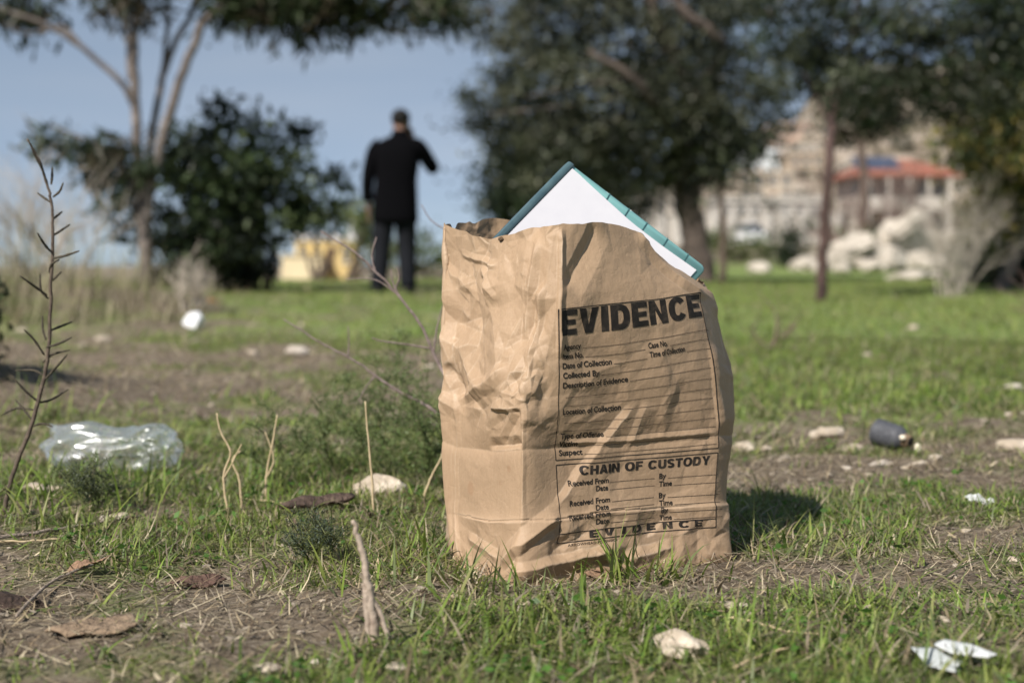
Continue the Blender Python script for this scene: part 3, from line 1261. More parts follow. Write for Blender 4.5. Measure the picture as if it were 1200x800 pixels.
class Print:
    def __init__(s):
        s.bm = bmesh.new()

    def text(s, body, x0, x1, base, cap, bold=.02, space=1.0):
        """x0,x1 left/right edges; base = row of the baseline; cap = height of a capital (px)"""
        cu = bpy.data.curves.new('t', 'FONT')
        cu.body = body
        cu.size = 1
        cu.offset = bold
        cu.space_character = space
        cu.resolution_u = 4
        o = bpy.data.objects.new('t', cu)
        COL.objects.link(o)
        dg = bpy.context.evaluated_depsgraph_get()
        me = bpy.data.meshes.new_from_object(o.evaluated_get(dg))
        bpy.data.objects.remove(o)
        bpy.data.curves.remove(cu)
        s._fit(me, x0, x1, base, cap, .729)

    def block(s, body, x0, x1, base, cap, st=.27, gap=.10, word=.42, wide=1.0):
        """heavy block capitals drawn from their own outlines"""
        cu = bpy.data.curves.new('t', 'CURVE')
        cu.dimensions = '2D'
        cu.fill_mode = 'BOTH'
        x = 0
        for ch in body:
            if ch == ' ':
                x += word
                continue
            wch, outs = glyph(ch, st)
            for o_ in outs:
                sp = cu.splines.new('POLY')
                sp.points.add(len(o_) - 1)
                for q, (a, b) in zip(sp.points, o_):
                    q.co = (x + a * wide, b, 0, 1)
                sp.use_cyclic_u = True
            x += wch * wide + gap
        o = bpy.data.objects.new('t', cu)
        COL.objects.link(o)
        dg = bpy.context.evaluated_depsgraph_get()
        me = bpy.data.meshes.new_from_object(o.evaluated_get(dg))
        bpy.data.objects.remove(o)
        bpy.data.curves.remove(cu)
        s._fit(me, x0, x1, base, cap, 1.0)

    def _fit(s, me, x0, x1, base, cap, CAPH):
        bm = bmesh.new()
        bm.from_mesh(me)
        bpy.data.meshes.remove(me)
        xs = [v.co.x for v in bm.verts]
        lo, hi = min(xs), max(xs)
        v0 = v_row(base)
        v1 = v_row(base - cap)
        ua, ub = u_at(x0, v0), u_at(x1, v0)
        for v in bm.verts:
            v.co = (ua + (v.co.x - lo) / (hi - lo) * (ub - ua), v0 + v.co.y / CAPH * (v1 - v0), 0)
        s._sub(bm)
        s._merge(bm)

    def _sub(s, bm, lim=.0028):
        for _ in range(3):
            ed = [e for e in bm.edges if e.calc_length() > lim]
            if not ed:
                break
            bmesh.ops.subdivide_edges(bm, edges=ed, cuts=1)
            bmesh.ops.triangulate(bm, faces=bm.faces[:])

    def _merge(s, bm):
        me = bpy.data.meshes.new('x')
        bm.to_mesh(me)
        bm.free()
        s.bm.from_mesh(me)
        bpy.data.meshes.remove(me)

    def stroke(s, pts, wd=.0009, n=90):
        """pts: list of (u,v)"""
        pts = np.array(pts)
        t = np.linspace(0, len(pts) - 1, n)
        P = np.stack([np.interp(t, np.arange(len(pts)), pts[:, k]) for k in (0, 1)], -1)
        d = np.gradient(P, axis=0)
        d /= np.linalg.norm(d, axis=1)[:, None]
        q = np.stack([-d[:, 1], d[:, 0]], -1) * wd / 2
        a = [s.bm.verts.new((*p, 0)) for p in P + q]
        b = [s.bm.verts.new((*p, 0)) for p in P - q]
        for k in range(n - 1):
            s.bm.faces.new((b[k], b[k + 1], a[k + 1], a[k]))

    def line(s, x0, x1, row, wd=.0007, row1=None):
        v = v_row(row)
        v1 = v_row(row1) if row1 else v
        s.stroke([(u_at(x0, v), v), (u_at(x1, v1), v1)], wd)

    def build(s, name, mat):
        uv = np.array([v.co[:2] for v in s.bm.verts])
        P = surf(uv[:, 0], uv[:, 1]) - BL
        for v, p in zip(s.bm.verts, P):
            v.co = p
        bmesh.ops.recalc_face_normals(s.bm, faces=s.bm.faces[:])
        me = bpy.data.meshes.new(name)
        s.bm.to_mesh(me)
        s.bm.free()
        for p in me.polygons:
            p.use_smooth = True
        return link(name, me, mat, bag)


M_INK = noise_mat('printing_ink', (.016, .014, .012), (.060, .046, .035), 90, .7, spec=.2, c3=(.022, .018, .015))
M_INK2 = noise_mat('thin_printing_ink', (.035, .026, .019), (.085, .06, .04), 300, .75, spec=.2)
p = Print()
p.block('EVIDENCE', 657, 822, 393.5, 29.5, .285, .085)
p.build('printed_heading', M_INK)
p = Print()
p.block('CHAIN OF CUSTODY', 679, 831, 558.5, 10.8, .26, .085)
p.build('printed_title', M_INK)
p = Print()
p.block('EVIDENCE', 689, 822, 634.0, 8.8, .29, .62, wide=1.15)
p.build('printed_title', M_INK)
p = Print()
SM = 6.7
for body, x0, x1, base in (('Agency', 659, 682, 410.5), ('Item No.', 659, 685, 421.3), ('Date of Collection', 659, 717, 432.2), ('Collected By', 659, 702, 443.4),
                           ('Description of Evidence', 659, 736, 454.8), ('Location of Collection', 659, 728, 485.8), ('Type of Offense', 658, 708, 515),
                           ('Victim', 657, 678, 524.5), ('Suspect', 657, 684, 534.5), ('Case No.', 761, 783, 420.6), ('Time of Collection', 762, 803, 431.2),
                           ('Received From', 666, 713, 570.5), ('Date', 698, 712, 579.5), ('By', 773, 781, 571.3), ('Time', 773, 788, 581.0),
                           ('Received From', 666, 714, 594.0), ('Date', 697, 712, 602.5), ('By', 773, 781, 595.5), ('Time', 773, 788, 604.8),
                           ('Received From', 664, 713, 610.5), ('Date', 697, 712, 619.0), ('By', 775, 783, 613.8), ('Time', 774, 788, 623.0)):
    p = Print()
    p.text(body, x0, x1, base, SM, .026, 1.0)
    p.build('printed_field_name', M_INK)
p = Print()
p.text('ARROWHEAD FORENSICS', 665, 722, 641.5, 3.0, .008, 1.05)
p.build('printed_small_print', M_INK2)
p = Print()
for x0, x1, row in ((684, 829, 410.5), (687, 757, 421.3), (786, 829, 421.3), (719, 759, 432.2), (805, 830, 432.2), (704, 831, 443.4), (738, 832, 454.8),
                    (662, 833, 466), (662, 834, 476.3), (730, 835, 485.8), (661, 836, 496.3), (661, 837, 506), (710, 838, 515), (680, 839, 524.5), (686, 839, 534.5),
                    (714, 768, 570.5), (783, 840, 571.3), (714, 768, 579.5), (790, 841, 581), (716, 767, 594), (783, 842, 595.5), (714, 767, 602.5), (790, 842, 604.8),
                    (714, 768, 610.5), (785, 843, 613.8), (714, 768, 619), (790, 843, 623)):
    p.line(x0, x1, row, .00055)
p.build('printed_lines', M_INK2)
p = Print()
uL, uR = .2225, .4545
for (r0, r1) in ((362.5, 539.5), (545, 636.5)):
    va, vb = v_row(r0), v_row(r1)
    p.stroke([(uL, va), (uR, va)], .001)
    p.stroke([(uL, vb), (uR, vb)], .001)
    p.stroke([(uL, vb), (uL, va)], .001)
    p.stroke([(uR, vb), (uR, va)], .001)
vb = v_row(625.5)
p.stroke([(uL, vb), (uR, vb)], .0009)
p.build('printed_frame', M_INK)


# ------------------------------------------------------------------ folder standing in the bag
P0, P1, P2 = at(667, 190, 1.795), at(829, 314, 1.822), at(588, 271, 1.742)
a_ax = (P1 - P0)
LA = a_ax.length
a_ax.normalize()
b_ax = (P2 - P0).normalized()
n_ax = a_ax.cross(b_ax)
n_ax.normalize()
if n_ax.y > 0:
    n_ax = -n_ax          # towards the camera
LBX = .17
fold = empty('document_folder', P0, 'turquoise plastic document folder with a white sheet, tilted corner up in the bag', 'folder')


def fpt(a, b, n):
    return a_ax * a + b_ax * b + n_ax * n


def outline(a0, a1, b0, b1, r, k=6):
    pts = []
    for (ca, cb, t0) in ((a0 + r, b0 + r, PI), (a1 - r, b0 + r, 1.5 * PI), (a1 - r, b1 - r, 0), (a0 + r, b1 - r, .5 * PI)):
        for i in range(k + 1):
            t = t0 + .5 * PI * i / k
            pts.append((ca + r * math.cos(t), cb + r * math.sin(t)))
    return pts


def slab(a0, a1, b0, b1, r, n0, n1, bev=.001):
    mb = MB()
    rings = []
    for (ins, n) in ((bev, n0), (0, n0 + bev), (0, n1 - bev), (bev, n1)):
        rings.append([fpt(a, b, n) for a, b in outline(a0 + ins, a1 - ins, b0 + ins, b1 - ins, max(r - ins, .0005))])
    mb.loft(rings)
    return mb


def bow(t):
    return float(np.interp(t, [0, .12, .3, .5, .75, 1], [.0045, .008, .0115, .0152, .0152, .013]))


M_TEAL = noise_mat('turquoise_plastic', (.13, .285, .285), (.165, .335, .33), 18, .38, spec=.5)
M_TEALD = noise_mat('smoky_turquoise_plastic', (.035, .070, .090), (.075, .125, .14), 40, .22, spec=.6)
M_RIB = noise_mat('dark_turquoise_rib', (.05, .13, .135), (.07, .17, .175), 40, .3, spec=.5)
M_PAPER = noise_mat('white_paper', (.565, .56, .60), (.60, .595, .63), 30, .7, spec=.2)
slab(0, LA, 0, LBX, .009, -.016, .0, .002).build('back_cover', M_TEAL, fold)
mb = MB()
# sheet whose upper right side bows in from the ribbed edge
rows = [(.0085, .0055)] + [(.0085 + t * (LA - .018), bow(t)) for t in np.linspace(0, 1, 16)[1:]]
mb.loft([[fpt(a, b, .0008), fpt(a, b, .0022), fpt(a, LBX - .01, .0022), fpt(a, LBX - .01, .0008)] for a, b in rows])
mb.build('paper_sheet', M_PAPER, fold, False)
slab(-.0015, .0080, -.0005, LBX, .003, -.0168, .0030, .0012).build('clear_edge', M_TEALD, fold)
for t in (.29, .43, .56, .71, .86):
    a = t * LA
    w2 = .00045
    mb = MB()
    e = bow(t)
    q = [(a - w2, .0005), (a + w2, .0005), (a + w2 + .002, e - .001), (a - w2 + .002, e - .001)]
    mb.loft([[fpt(x, y, .0004) for x, y in q], [fpt(x, y, .0012) for x, y in q]])
    mb.build('rib', M_RIB, fold, False)
for a in (.06, .098):
    mb = MB()
    mb.tube([fpt(a, .0004, -.002), fpt(a + .03, .0004, -.002)], .0006, 6)
    mb.build('edge_seam', M_TEALD, fold)
# unidentified dark speck below the rim, shaped as a small lump
uu, vv = uv_px(587, 281)
jj, iis = np.argmin(abs(vg_ - vv)), np.argmin(abs(ug - uu))
Vr, Fr = rock_arrays(31, 2, (.0052, .003, .0032), .35)
speck_o = link('rim_speck', np_mesh('rim_speck', Vr, Fr, False), noise_mat('speck_brown', (.03, .02, .012), (.12, .075, .04), 600, .9))
speck_o.location = Vector(BG[jj, iis] + N1[jj, iis] * .001)
tag(speck_o, 'small dark brown speck clinging just below the mouth of the bag', 'seed')

# ------------------------------------------------------------------ person
def skin_mesh(name, verts, edges, root, sub=2):
    bm = bmesh.new()
    lay = bm.verts.layers.skin.verify()
    vs = []
    for (p, r) in verts:
        v = bm.verts.new(p)
        v[lay].radius = r if isinstance(r, tuple) else (r, r)
        vs.append(v)
    for a, b in edges:
        bm.edges.new((vs[a], vs[b]))
    vs[root][lay].use_root = True
    me0 = bpy.data.meshes.new(name)
    bm.to_mesh(me0)
    bm.free()
    o = bpy.data.objects.new(name, me0)
    COL.objects.link(o)
    o.modifiers.new('skin', 'SKIN').use_smooth_shade = True
    ss = o.modifiers.new('sub', 'SUBSURF')
    ss.levels = sub
    ss.render_levels = sub
    dg = bpy.context.evaluated_depsgraph_get()
    me = bpy.data.meshes.new_from_object(o.evaluated_get(dg))
    bpy.data.objects.remove(o)
    bpy.data.meshes.remove(me0)
    for p in me.polygons:
        p.use_smooth = True
    return me


def build_person():
    c = at(466, 345, 13.8)
    base = on(c.x, c.y)
    root = empty('person', base, 'person seen from behind in black jacket and dark trousers, one hand raised', 'person')
    V = []
    E = []

    def v(p, r, par=None):
        V.append((p, r))
        if par is not None:
            E.append((par, len(V) - 1))
        return len(V) - 1
    pel = v((-.03, 0, .95), (.15, .11))
    sp = v((-.01, 0, 1.15), (.14, .10), pel)
    ch = v((.0, .0, 1.33), (.16, .11), sp)
    nb = v((.02, -.01, 1.475), (.085, .07), ch)
    nk = v((.03, .01, 1.55), (.058, .058), nb)
    jaw = v((.035, .035, 1.615), (.066, .075), nk)
    hd = v((.035, .03, 1.69), (.078, .092), jaw)
    v((.035, .025, 1.755), (.055, .065), hd)
    nose = v((.02, .125, 1.665), (.014, .016), hd)
    for sx in (-1, 1):
        v((.035 + sx * .082, .02, 1.675), (.010, .022), hd)
    # arms
    rs_ = v((.20, -.005, 1.42), (.062, .062), ch)
    re = v((.325, .13, 1.235), (.046, .046), rs_)
    rw = v((.16, .27, 1.44), (.030, .030), re)
    rp = v((.125, .235, 1.53), (.036, .020), rw)
    ls = v((-.19, -.005, 1.42), (.062, .062), ch)
    le = v((-.265, -.03, 1.15), (.046, .046), ls)
    lw = v((-.285, .03, .90), (.030, .030), le)
    lp_ = v((-.285, .05, .82), (.022, .038), lw)
    # fingers
    for k, ln in enumerate((.072, .082, .077, .06)):
        o = (k - 1.5) * .021
        a = v((-.285 + .004 * k, .05 + o, .775), .010, lp_)
        b = v((-.280, .052 + o * .95, .775 - ln * .55), .009, a)
        v((-.270, .048 + o * .9, .775 - ln), .0075, b)
        a = v((.115 + o * .8, .205, 1.565), .010, rp)
        b = v((.105 + o * .8, .175, 1.565 + ln * .5), .009, a)
        v((.098 + o * .75, .145, 1.57 + ln * .75), .0075, b)
    a = v((-.275, .085, .815), .012, lp_)
    v((-.268, .10, .775), .009, a)
    a = v((.10, .20, 1.54), .012, rp)
    v((.085, .165, 1.56), .009, a)
    # legs
    for (hx, kx, ax, ay) in ((-.11, -.155, -.185, .0), (.07, .085, .10, .02)):
        hp = v((hx, 0, .87), (.095, .095), pel)
        kn = v((kx, .02 + ay, .48), (.062, .062), hp)
        an = v((ax, -.01 + ay, .10), (.042, .042), kn)
        v((ax, .12 + ay, .035), (.040, .03), an)
    skin = noise_mat('skin', (.17, .095, .07), (.22, .125, .09), 12, .6)
    body = link('body', skin_mesh('body', V, E, 0), skin, root)
    black = noise_mat('black_cloth', (.0022, .0022, .003), (.0042, .0042, .005), 60, .95, .3, 300, spec=.03)
    jeans = noise_mat('dark_trousers', (.009, .010, .013), (.017, .018, .022), 30, .9, .3, 300, spec=.05)
    shoe = noise_mat('black_leather', (.008, .007, .007), (.016, .014, .013), 30, .4)
    hair = noise_mat('black_hair', (.003, .0027, .0025), (.007, .006, .005), 90, .8, .6, 200)
    mb = MB()
    rings = []
    for (z, rx, ry, cx, cy) in ((.695, .222, .150, -.02, 0), (.72, .226, .152, -.02, 0), (.82, .222, .15, -.02, 0), (.95, .214, .145, -.015, 0), (1.10, .204, .138, -.01, -.005),
                                (1.22, .212, .14, 0, -.01), (1.33, .225, .138, 0, -.01), (1.40, .226, .125, 0, -.01), (1.45, .20, .105, .005, -.01), (1.49, .145, .09, .015, -.01),
                                (1.52, .085, .078, .025, -.005), (1.55, .074, .072, .03, 0)):
        rings.append(ellipse((cx, cy, z), rx, ry, 28, 2.3))
    mb.loft(rings)
    mb.tube(smooth_path([(.15, -.005, 1.43), (.21, 0, 1.41), (.275, .06, 1.32), (.335, .135, 1.225), (.27, .19, 1.315), (.19, .255, 1.415)], 4),
            [.075, .078, .08, .08, .079, .078, .077, .076, .075, .073, .071, .07, .068, .066, .064, .062, .06, .058, .056, .054, .052], 14)
    mb.tube(smooth_path([(-.15, -.005, 1.43), (-.205, -.005, 1.39), (-.245, -.02, 1.28), (-.272, -.03, 1.15), (-.287, .0, 1.02), (-.29, .025, .895)], 4),
            lerp_r(.078, .056, 21), 14)
    # back vent and collar
    mb.loft([ellipse((.028, -.005, 1.525), .083, .08, 20), ellipse((.03, 0, 1.575), .072, .07, 20), ellipse((.03, 0, 1.578), .064, .062, 20)], False)
    mb.build('jacket', black, root)
    mb = MB()
    mb.loft([ellipse((-.02, 0, z), rx, ry, 24, 2.3) for (z, rx, ry) in ((.80, .16, .125), (.86, .185, .13), (.95, .185, .13), (1.02, .175, .125))])
    for (pts) in ([(-.105, 0, .90), (-.13, .01, .70), (-.155, .02, .48), (-.17, .005, .28), (-.185, -.01, .065)], [(.075, 0, .90), (.08, .015, .70), (.087, .04, .48), (.093, .025, .28), (.10, .01, .065)]):
        mb.tube(smooth_path(pts, 4), [.122, .120, .117, .113, .109, .105, .101, .097, .094, .091, .089, .087, .086, .085, .084, .083, .082][:17], 16)
    mb.build('trousers', jeans, root)
    for (ax, ay, rz) in ((-.185, 0, .25), (.10, .02, -.12)):
        mb = MB()
        rings = []
        for (y, hw, hz) in ((-.075, .028, .045), (-.06, .038, .075), (0, .042, .095), (.06, .042, .075), (.12, .048, .058), (.18, .045, .048), (.21, .026, .03)):
            r = []
            for k in range(14):
                t = 2 * PI * k / 14
                x = hw * math.cos(t)
                z = max(0, hz / 2 + hz / 2 * math.sin(t))
                r.append(Vector((ax + x * math.cos(rz) - y * math.sin(rz), ay + x * math.sin(rz) + y * math.cos(rz), z)))
            rings.append(r)
        mb.loft(rings)
        mb.build('shoe', shoe, root)
    # short hair over crown and back of the head
    bm = bmesh.new()
    bmesh.ops.create_uvsphere(bm, u_segments=24, v_segments=16, radius=1)
    kill = [q for q in bm.verts if (q.co.z < -.62) or (q.co.y > .55 and q.co.z < .45)]
    bmesh.ops.delete(bm, geom=kill, context='VERTS')
    for q in bm.verts:
        k = 1 + .05 * (random.random() - .5)
        q.co = Vector((.035 + q.co.x * .092 * k, .022 + q.co.y * .108 * k, 1.695 + q.co.z * .088 * k))
    bmesh.ops.solidify(bm, geom=bm.faces[:], thickness=.006)
    me = bpy.data.meshes.new('hair')
    bm.to_mesh(me)
    bm.free()
    for q in me.polygons:
        q.use_smooth = True
    link('hair', me, hair, root)


build_person()

# ------------------------------------------------------------------ trees
M_LEAF = leaf_mat('tree_leaves', .5, .3, .35)
BARK_PALE = noise_mat('pale_grey_bark', (.085, .072, .066), (.24, .205, .185), 9, .9, .6, 40, (.15, .125, .112), bdist=.02)
BARK_DARK = noise_mat('dark_brown_bark', (.05, .037, .030), (.13, .095, .075), 9, .9, .6, 40, bdist=.02)
BARK_BROWN = noise_mat('olive_bark', (.045, .036, .031), (.12, .092, .078), 9, .9, .6, 40, bdist=.02)
BARK_RED = noise_mat('reddish_brown_bark', (.035, .022, .021), (.095, .058, .05), 9, .9, .6, 40, bdist=.02)


def crown(name, root, lobes, greens, leaf, rs, per=70, clump=.28, aspect=.4, droop=.25, dens=1.0, inner=.25):
    """lobes: world (x,y,z,rx,ry,rz,nclumps)"""
    P = []
    T = []
    for (x, y, z, rx, ry, rz, n) in lobes:
        n = max(1, int(n * dens))
        d = rs.normal(0, 1, (n, 3))
        d /= np.linalg.norm(d, axis=1)[:, None]
        rad = (inner + (1 - inner) * rs.rand(n)) ** .6
        c = np.array([x, y, z]) + d * rad[:, None] * np.array([rx, ry, rz])
        for q in c:
            k = int(per * (.6 + .8 * rs.rand()))
            cs = clump * (.55 + .8 * rs.rand())
            P.append(q + rs.normal(0, 1, (k, 3)) * np.array([cs, cs, cs * .62]))
            g_ = greens[rs.randint(len(greens))] * (.65 + .7 * rs.rand())
            tt = g_[None] * (.75 + .5 * rs.rand(k))[:, None]
            T.append(np.repeat(tt, 4, 0))
    P = np.concatenate(P)
    V, F = leaf_cloud(P, leaf, rs, aspect, droop)
    V = V - np.array(root.location)
    return link(name, np_mesh(name, V, F, True, np.concatenate(T)), M_LEAF, root)


def pxlobe(px, py, Y, r, n, ry=None, sq=1.0):
    P = at(px, py, Y)
    s = Y / FPX
    return (P.x, P.y, P.z, r * s, (ry if ry is not None else r * s * .9), r * s * sq, n)


def limbs(name, root, paths, mat, n=9, seed=1, steps=5):
    mb = MB()
    for i, (pts, r0, r1) in enumerate(paths):
        q = smooth_path(pts, steps)
        q = jitter(q, r0 * .18, seed + i)
        mb.tube([p - root.location for p in q], lerp_r(r0, r1, len(q)), n)
    return mb.build(name, mat, root)


def twigs_from(lobes, hub, rs, root, mat, name='branch', r0=.05, count=2):
    out = []
    for l in lobes:
        for _ in range(count):
            t = Vector((l[0] + rs.normal(0, l[3] * .35), l[1] + rs.normal(0, l[4] * .35), l[2] + rs.normal(0, l[5] * .3)))
            m = hub.lerp(t, .5) + Vector((rs.normal(0, .12), rs.normal(0, .12), rs.normal(0, .12) + .1))
            out.append(([hub, m, t], r0, r0 * .2))
    return limbs(name, root, out, mat, 6, 5, 4)


OLIVE = [np.array([.033, .040, .024]), np.array([.066, .077, .045]), np.array([.022, .027, .017]), np.array([.118, .124, .078])]  # lighter tones put sunlit clumps into the leaf colour
DEEP = [np.array([.018, .029, .013]), np.array([.026, .041, .017]), np.array([.040, .056, .023]), np.array([.014, .021, .011])]
BUSHG = [np.array([.022, .034, .015]), np.array([.036, .055, .021]), np.array([.060, .082, .032]), np.array([.014, .021, .011])]
YELLOWISH = [np.array([.15, .15, .030]), np.array([.085, .10, .030]), np.array([.20, .16, .045]), np.array([.050, .065, .024])]
BROWNISH = [np.array([.045, .050, .026]), np.array([.065, .052, .032]), np.array([.035, .045, .022])]

# 1: the multi-stemmed tree on the left
rs = np.random.RandomState(21)
Y1 = 14.0
b0 = at(166, 322, Y1)
b0.z = float(H(b0.x, b0.y)) - .05
t1 = empty('multi_stem_tree', b0, 'pale multi stemmed tree with bare trunks fanning up left of the standing person', 'tree')
A = lambda px, py, dy=0.0: at(px, py, Y1 + dy)
stems = [([b0, A(170, 285), A(163, 235), A(160, 150), A(157, 60), A(166, -25, .1), A(175, -120, .2)], .060, .035),
         ([b0 + Vector((.05, .05, 0)), A(172, 280, -.05), A(175, 225, -.1), A(188, 172, -.1), A(207, 108, -.1), A(229, 48, -.1), A(247, 18, -.1), A(300, -18, .1), A(380, -30, .2)], .058, .032),
         ([A(167, 240, .1), A(178, 160, .2), A(190, 92, .2), A(206, 48, .2), A(223, 18, .2), A(236, -40, .3), A(240, -120, .4)], .040, .022),
         ([A(184, 130, .3), A(193, 70, .3), A(196, 20, .3), A(192, -40, .3)], .03, .02),
         ([A(159, 128), A(142, 97, -.1), A(95, 55, -.2), A(50, 28, -.3), A(0, 10, -.4), A(-50, -10, -.4)], .034, .016),
         ([A(152, 95), A(150, 50), A(151, 5), A(150, -60)], .022, .015),
         ([A(95, 55, -.2), A(72, 32, -.2), A(30, 40, -.2), A(-5, 20, -.2)], .022, .012),
         ([A(163, 195), A(130, 178, -.2), A(92, 160, -.3), A(60, 148, -.3)], .022, .01),
         ([A(300, -18, .1), A(350, 5, .1), A(420, 20, .1), A(480, 40, .1), A(540, 36, .1)], .03, .008),
         ([A(420, 20), A(450, 36), A(500, 42), A(545, 30)], .015, .006)]
limbs('trunk', t1, stems, BARK_PALE, 10, 40)
L1 = [pxlobe(300, -5, Y1, 52, 26, .6, .55), pxlobe(350, 12, Y1, 62, 34, .7, .5), pxlobe(410, 8, Y1, 48, 26, .6, .5), pxlobe(270, 8, Y1, 26, 10, .4, .8),
      pxlobe(330, -60, Y1, 130, 60, 1.2, .5), pxlobe(180, -90, Y1, 120, 50, 1.0, .6), pxlobe(470, 2, Y1, 40, 9, .5, .5), pxlobe(525, 10, Y1, 28, 12, .4, .7),
      pxlobe(150, 4, Y1, 34, 12, .4, .5), pxlobe(20, 12, Y1, 36, 12, .4, .5), pxlobe(-40, -20, Y1, 60, 20, .6, .6), pxlobe(500, -40, Y1, 70, 24, .7, .5)]
crown('crown', t1, L1, [DEEP[1], DEEP[2], BROWNISH[1], BROWNISH[0]], (.10, .20), rs, 34, .16, .26, .75)
L1b = [pxlobe(60, 158, Y1 - .3, 22, 6, .25, .6), pxlobe(105, 168, Y1 - .3, 26, 7, .25, .5), pxlobe(140, 195, Y1 - .2, 34, 9, .3, .6), pxlobe(150, 170, Y1, 20, 4, .3, .7), pxlobe(165, 190, Y1 - .3, 20, 5, .3, .8)]
crown('low_foliage', t1, L1b, [DEEP[2], BROWNISH[1], DEEP[1]], (.12, .22), rs, 22, .11, .22, .9)

# 2: the dark bush beside it
rs = np.random.RandomState(22)
Y2 = 15.0
bb = on(at(285, 330, Y2).x, Y2)
bush = empty('leafy_bush', bb, 'dense dark green bush beside the pale multi stemmed tree', 'bush')
L2 = [pxlobe(275, 205, Y2, 62, 30, .8), pxlobe(240, 250, Y2, 58, 26, .8), pxlobe(310, 245, Y2, 44, 16, .8), pxlobe(265, 155, Y2, 26, 6, .5), pxlobe(222, 195, Y2, 36, 10, .6),
      pxlobe(335, 200, Y2, 26, 6, .5), pxlobe(262, 292, Y2, 66, 36, 1.0, .6), pxlobe(205, 280, Y2, 34, 10, .5), pxlobe(362, 232, Y2, 20, 4, .3), pxlobe(392, 213, Y2, 9, 2, .2), pxlobe(372, 250, Y2, 14, 3, .2),
      pxlobe(300, 142, Y2, 14, 3, .3), pxlobe(345, 158, Y2, 10, 2, .2), pxlobe(262, 132, Y2, 8, 2, .2), pxlobe(130, 215, Y2, 26, 5, .4), pxlobe(150, 250, Y2, 28, 6, .4), pxlobe(118, 190, Y2, 14, 3, .3),
      pxlobe(240, 320, Y2, 44, 16, .7, .4), pxlobe(330, 180, Y2, 10, 2, .2), pxlobe(208, 155, Y2, 14, 2, .3)]
crown('foliage', bush, L2, BUSHG, (.08, .16), rs, 46, .115, .42, .2)
hub = Vector((bb.x, bb.y, .3))
limbs('stem', bush, [([bb + Vector((dx, 0, -.05)), bb + Vector((dx * 1.6, 0, .6)), Vector((l[0], l[1], l[2]))], .03, .008) for dx, l in zip(np.linspace(-.25, .25, 9), L2)], BARK_DARK, 6)

# 3: the big dark olive-like tree behind the bag
rs = np.random.RandomState(23)
Y3 = 20.0
b3 = on(at(822, 330, Y3).x, Y3, -.05)
t3 = empty('broad_tree', b3, 'broad dark tree with a heavy crown directly behind the folder', 'tree')
A = lambda px, py, dy=0.0: at(px, py, Y3 + dy)
limbs('trunk', t3, [([b3, A(815, 290), A(806, 230), A(800, 175), A(808, 130), A(800, 85, -.2), A(775, 40, -.3), A(760, -30, -.3)], .21, .09),
                    ([A(806, 140), A(832, 90, -.5), A(846, 50, -.9), A(800, 10, -1.1), A(780, -40, -1)], .12, .05),
                    ([A(802, 180), A(770, 130, -.8), A(740, 90, -1.2), A(690, 60, -1.2)], .10, .03),
                    ([A(801, 160), A(700, 140, .3), A(640, 120, .2), A(585, 105, 0)], .05, .02)], BARK_BROWN, 12, 60)
L3 = []
for (px, py, r, n) in ((612, 55, 52, 20), (585, 125, 42, 14), (640, 120, 62, 28), (640, 30, 60, 22), (700, 50, 80, 34), (720, 120, 70, 34), (765, 150, 66, 30), (815, 75, 82, 32), (860, 110, 60, 22),
                       (690, 175, 52, 26), (740, 195, 52, 26), (815, 165, 44, 12), (875, 50, 70, 24), (780, 15, 80, 26), (650, 185, 46, 20), (845, 150, 46, 16), (800, 200, 36, 10), (600, 175, 34, 10), (560, 128, 20, 4),
                       (700, -50, 110, 40), (820, -50, 110, 40), (600, -20, 70, 20), (890, 130, 36, 8), (625, 150, 40, 12), (840, 205, 26, 5), (545, 20, 24, 4)):
    L3.append(pxlobe(px, py, Y3 + rs.normal(0, .5), r, int(n * 1.25)))
crown('crown', t3, L3, OLIVE, (.06, .14), rs, 92, .17, .30, .15, 1.0, .35)
twigs_from(L3[::2], A(795, 90), rs, t3, BARK_PALE, 'branch', .05, 1)

# 4: a darker tree further back, left of it
rs = np.random.RandomState(24)
Y4 = 29.0
b4 = on(at(612, 318, Y4).x, Y4)
t4 = empty('distant_tree', b4, 'dark rounded tree further back, low between the sky and the broad tree', 'tree')
L4 = [pxlobe(598, 215, Y4, 34, 26), pxlobe(635, 205, Y4, 44, 30), pxlobe(615, 245, Y4, 46, 30), pxlobe(680, 225, Y4, 56, 30), pxlobe(735, 215, Y4, 40, 22), pxlobe(660, 260, Y4, 46, 20)]
crown('crown', t4, L4, [DEEP[0], DEEP[3], DEEP[1]], (.12, .22), rs, 46, .3, .45, .1)
limbs('trunk', t4, [([b4, b4 + Vector((0, 0, .8)), at(615, 240, Y4)], .16, .07)], BARK_DARK)

# 5: the slim tree on the right, its crown over the frame's upper right
rs = np.random.RandomState(25)
Y5 = 11.9
b5 = on(at(962, 352, Y5).x, Y5, -.04)
t5 = empty('slim_tree', b5, 'slim straight tree with a reddish trunk on the right of the meadow', 'tree')
A = lambda px, py, dy=0.0: at(px, py, Y5 + dy)
limbs('trunk', t5, [([b5, A(964, 300), A(968, 250), A(971, 200), A(974, 150, .3), A(985, 95, 1.2), A(1000, 40, 1.5), A(1010, -40, 1.6)], .050, .025),
                    ([A(975, 150, .3), A(950, 100, 1.4), A(920, 50, 1.6), A(900, 10, 1.6)], .018, .010), ([A(985, 100, 1.1), A(1040, 60, 1.5), A(1100, 40, 1.6), A(1160, 30, 1.5)], .02, .010),
                    ([A(971, 207), A(981, 203), A(985, 196)], .02, .012), ([A(970, 214), A(960, 207), A(957, 198)], .018, .01)], BARK_RED, 10, 80)
L5 = []
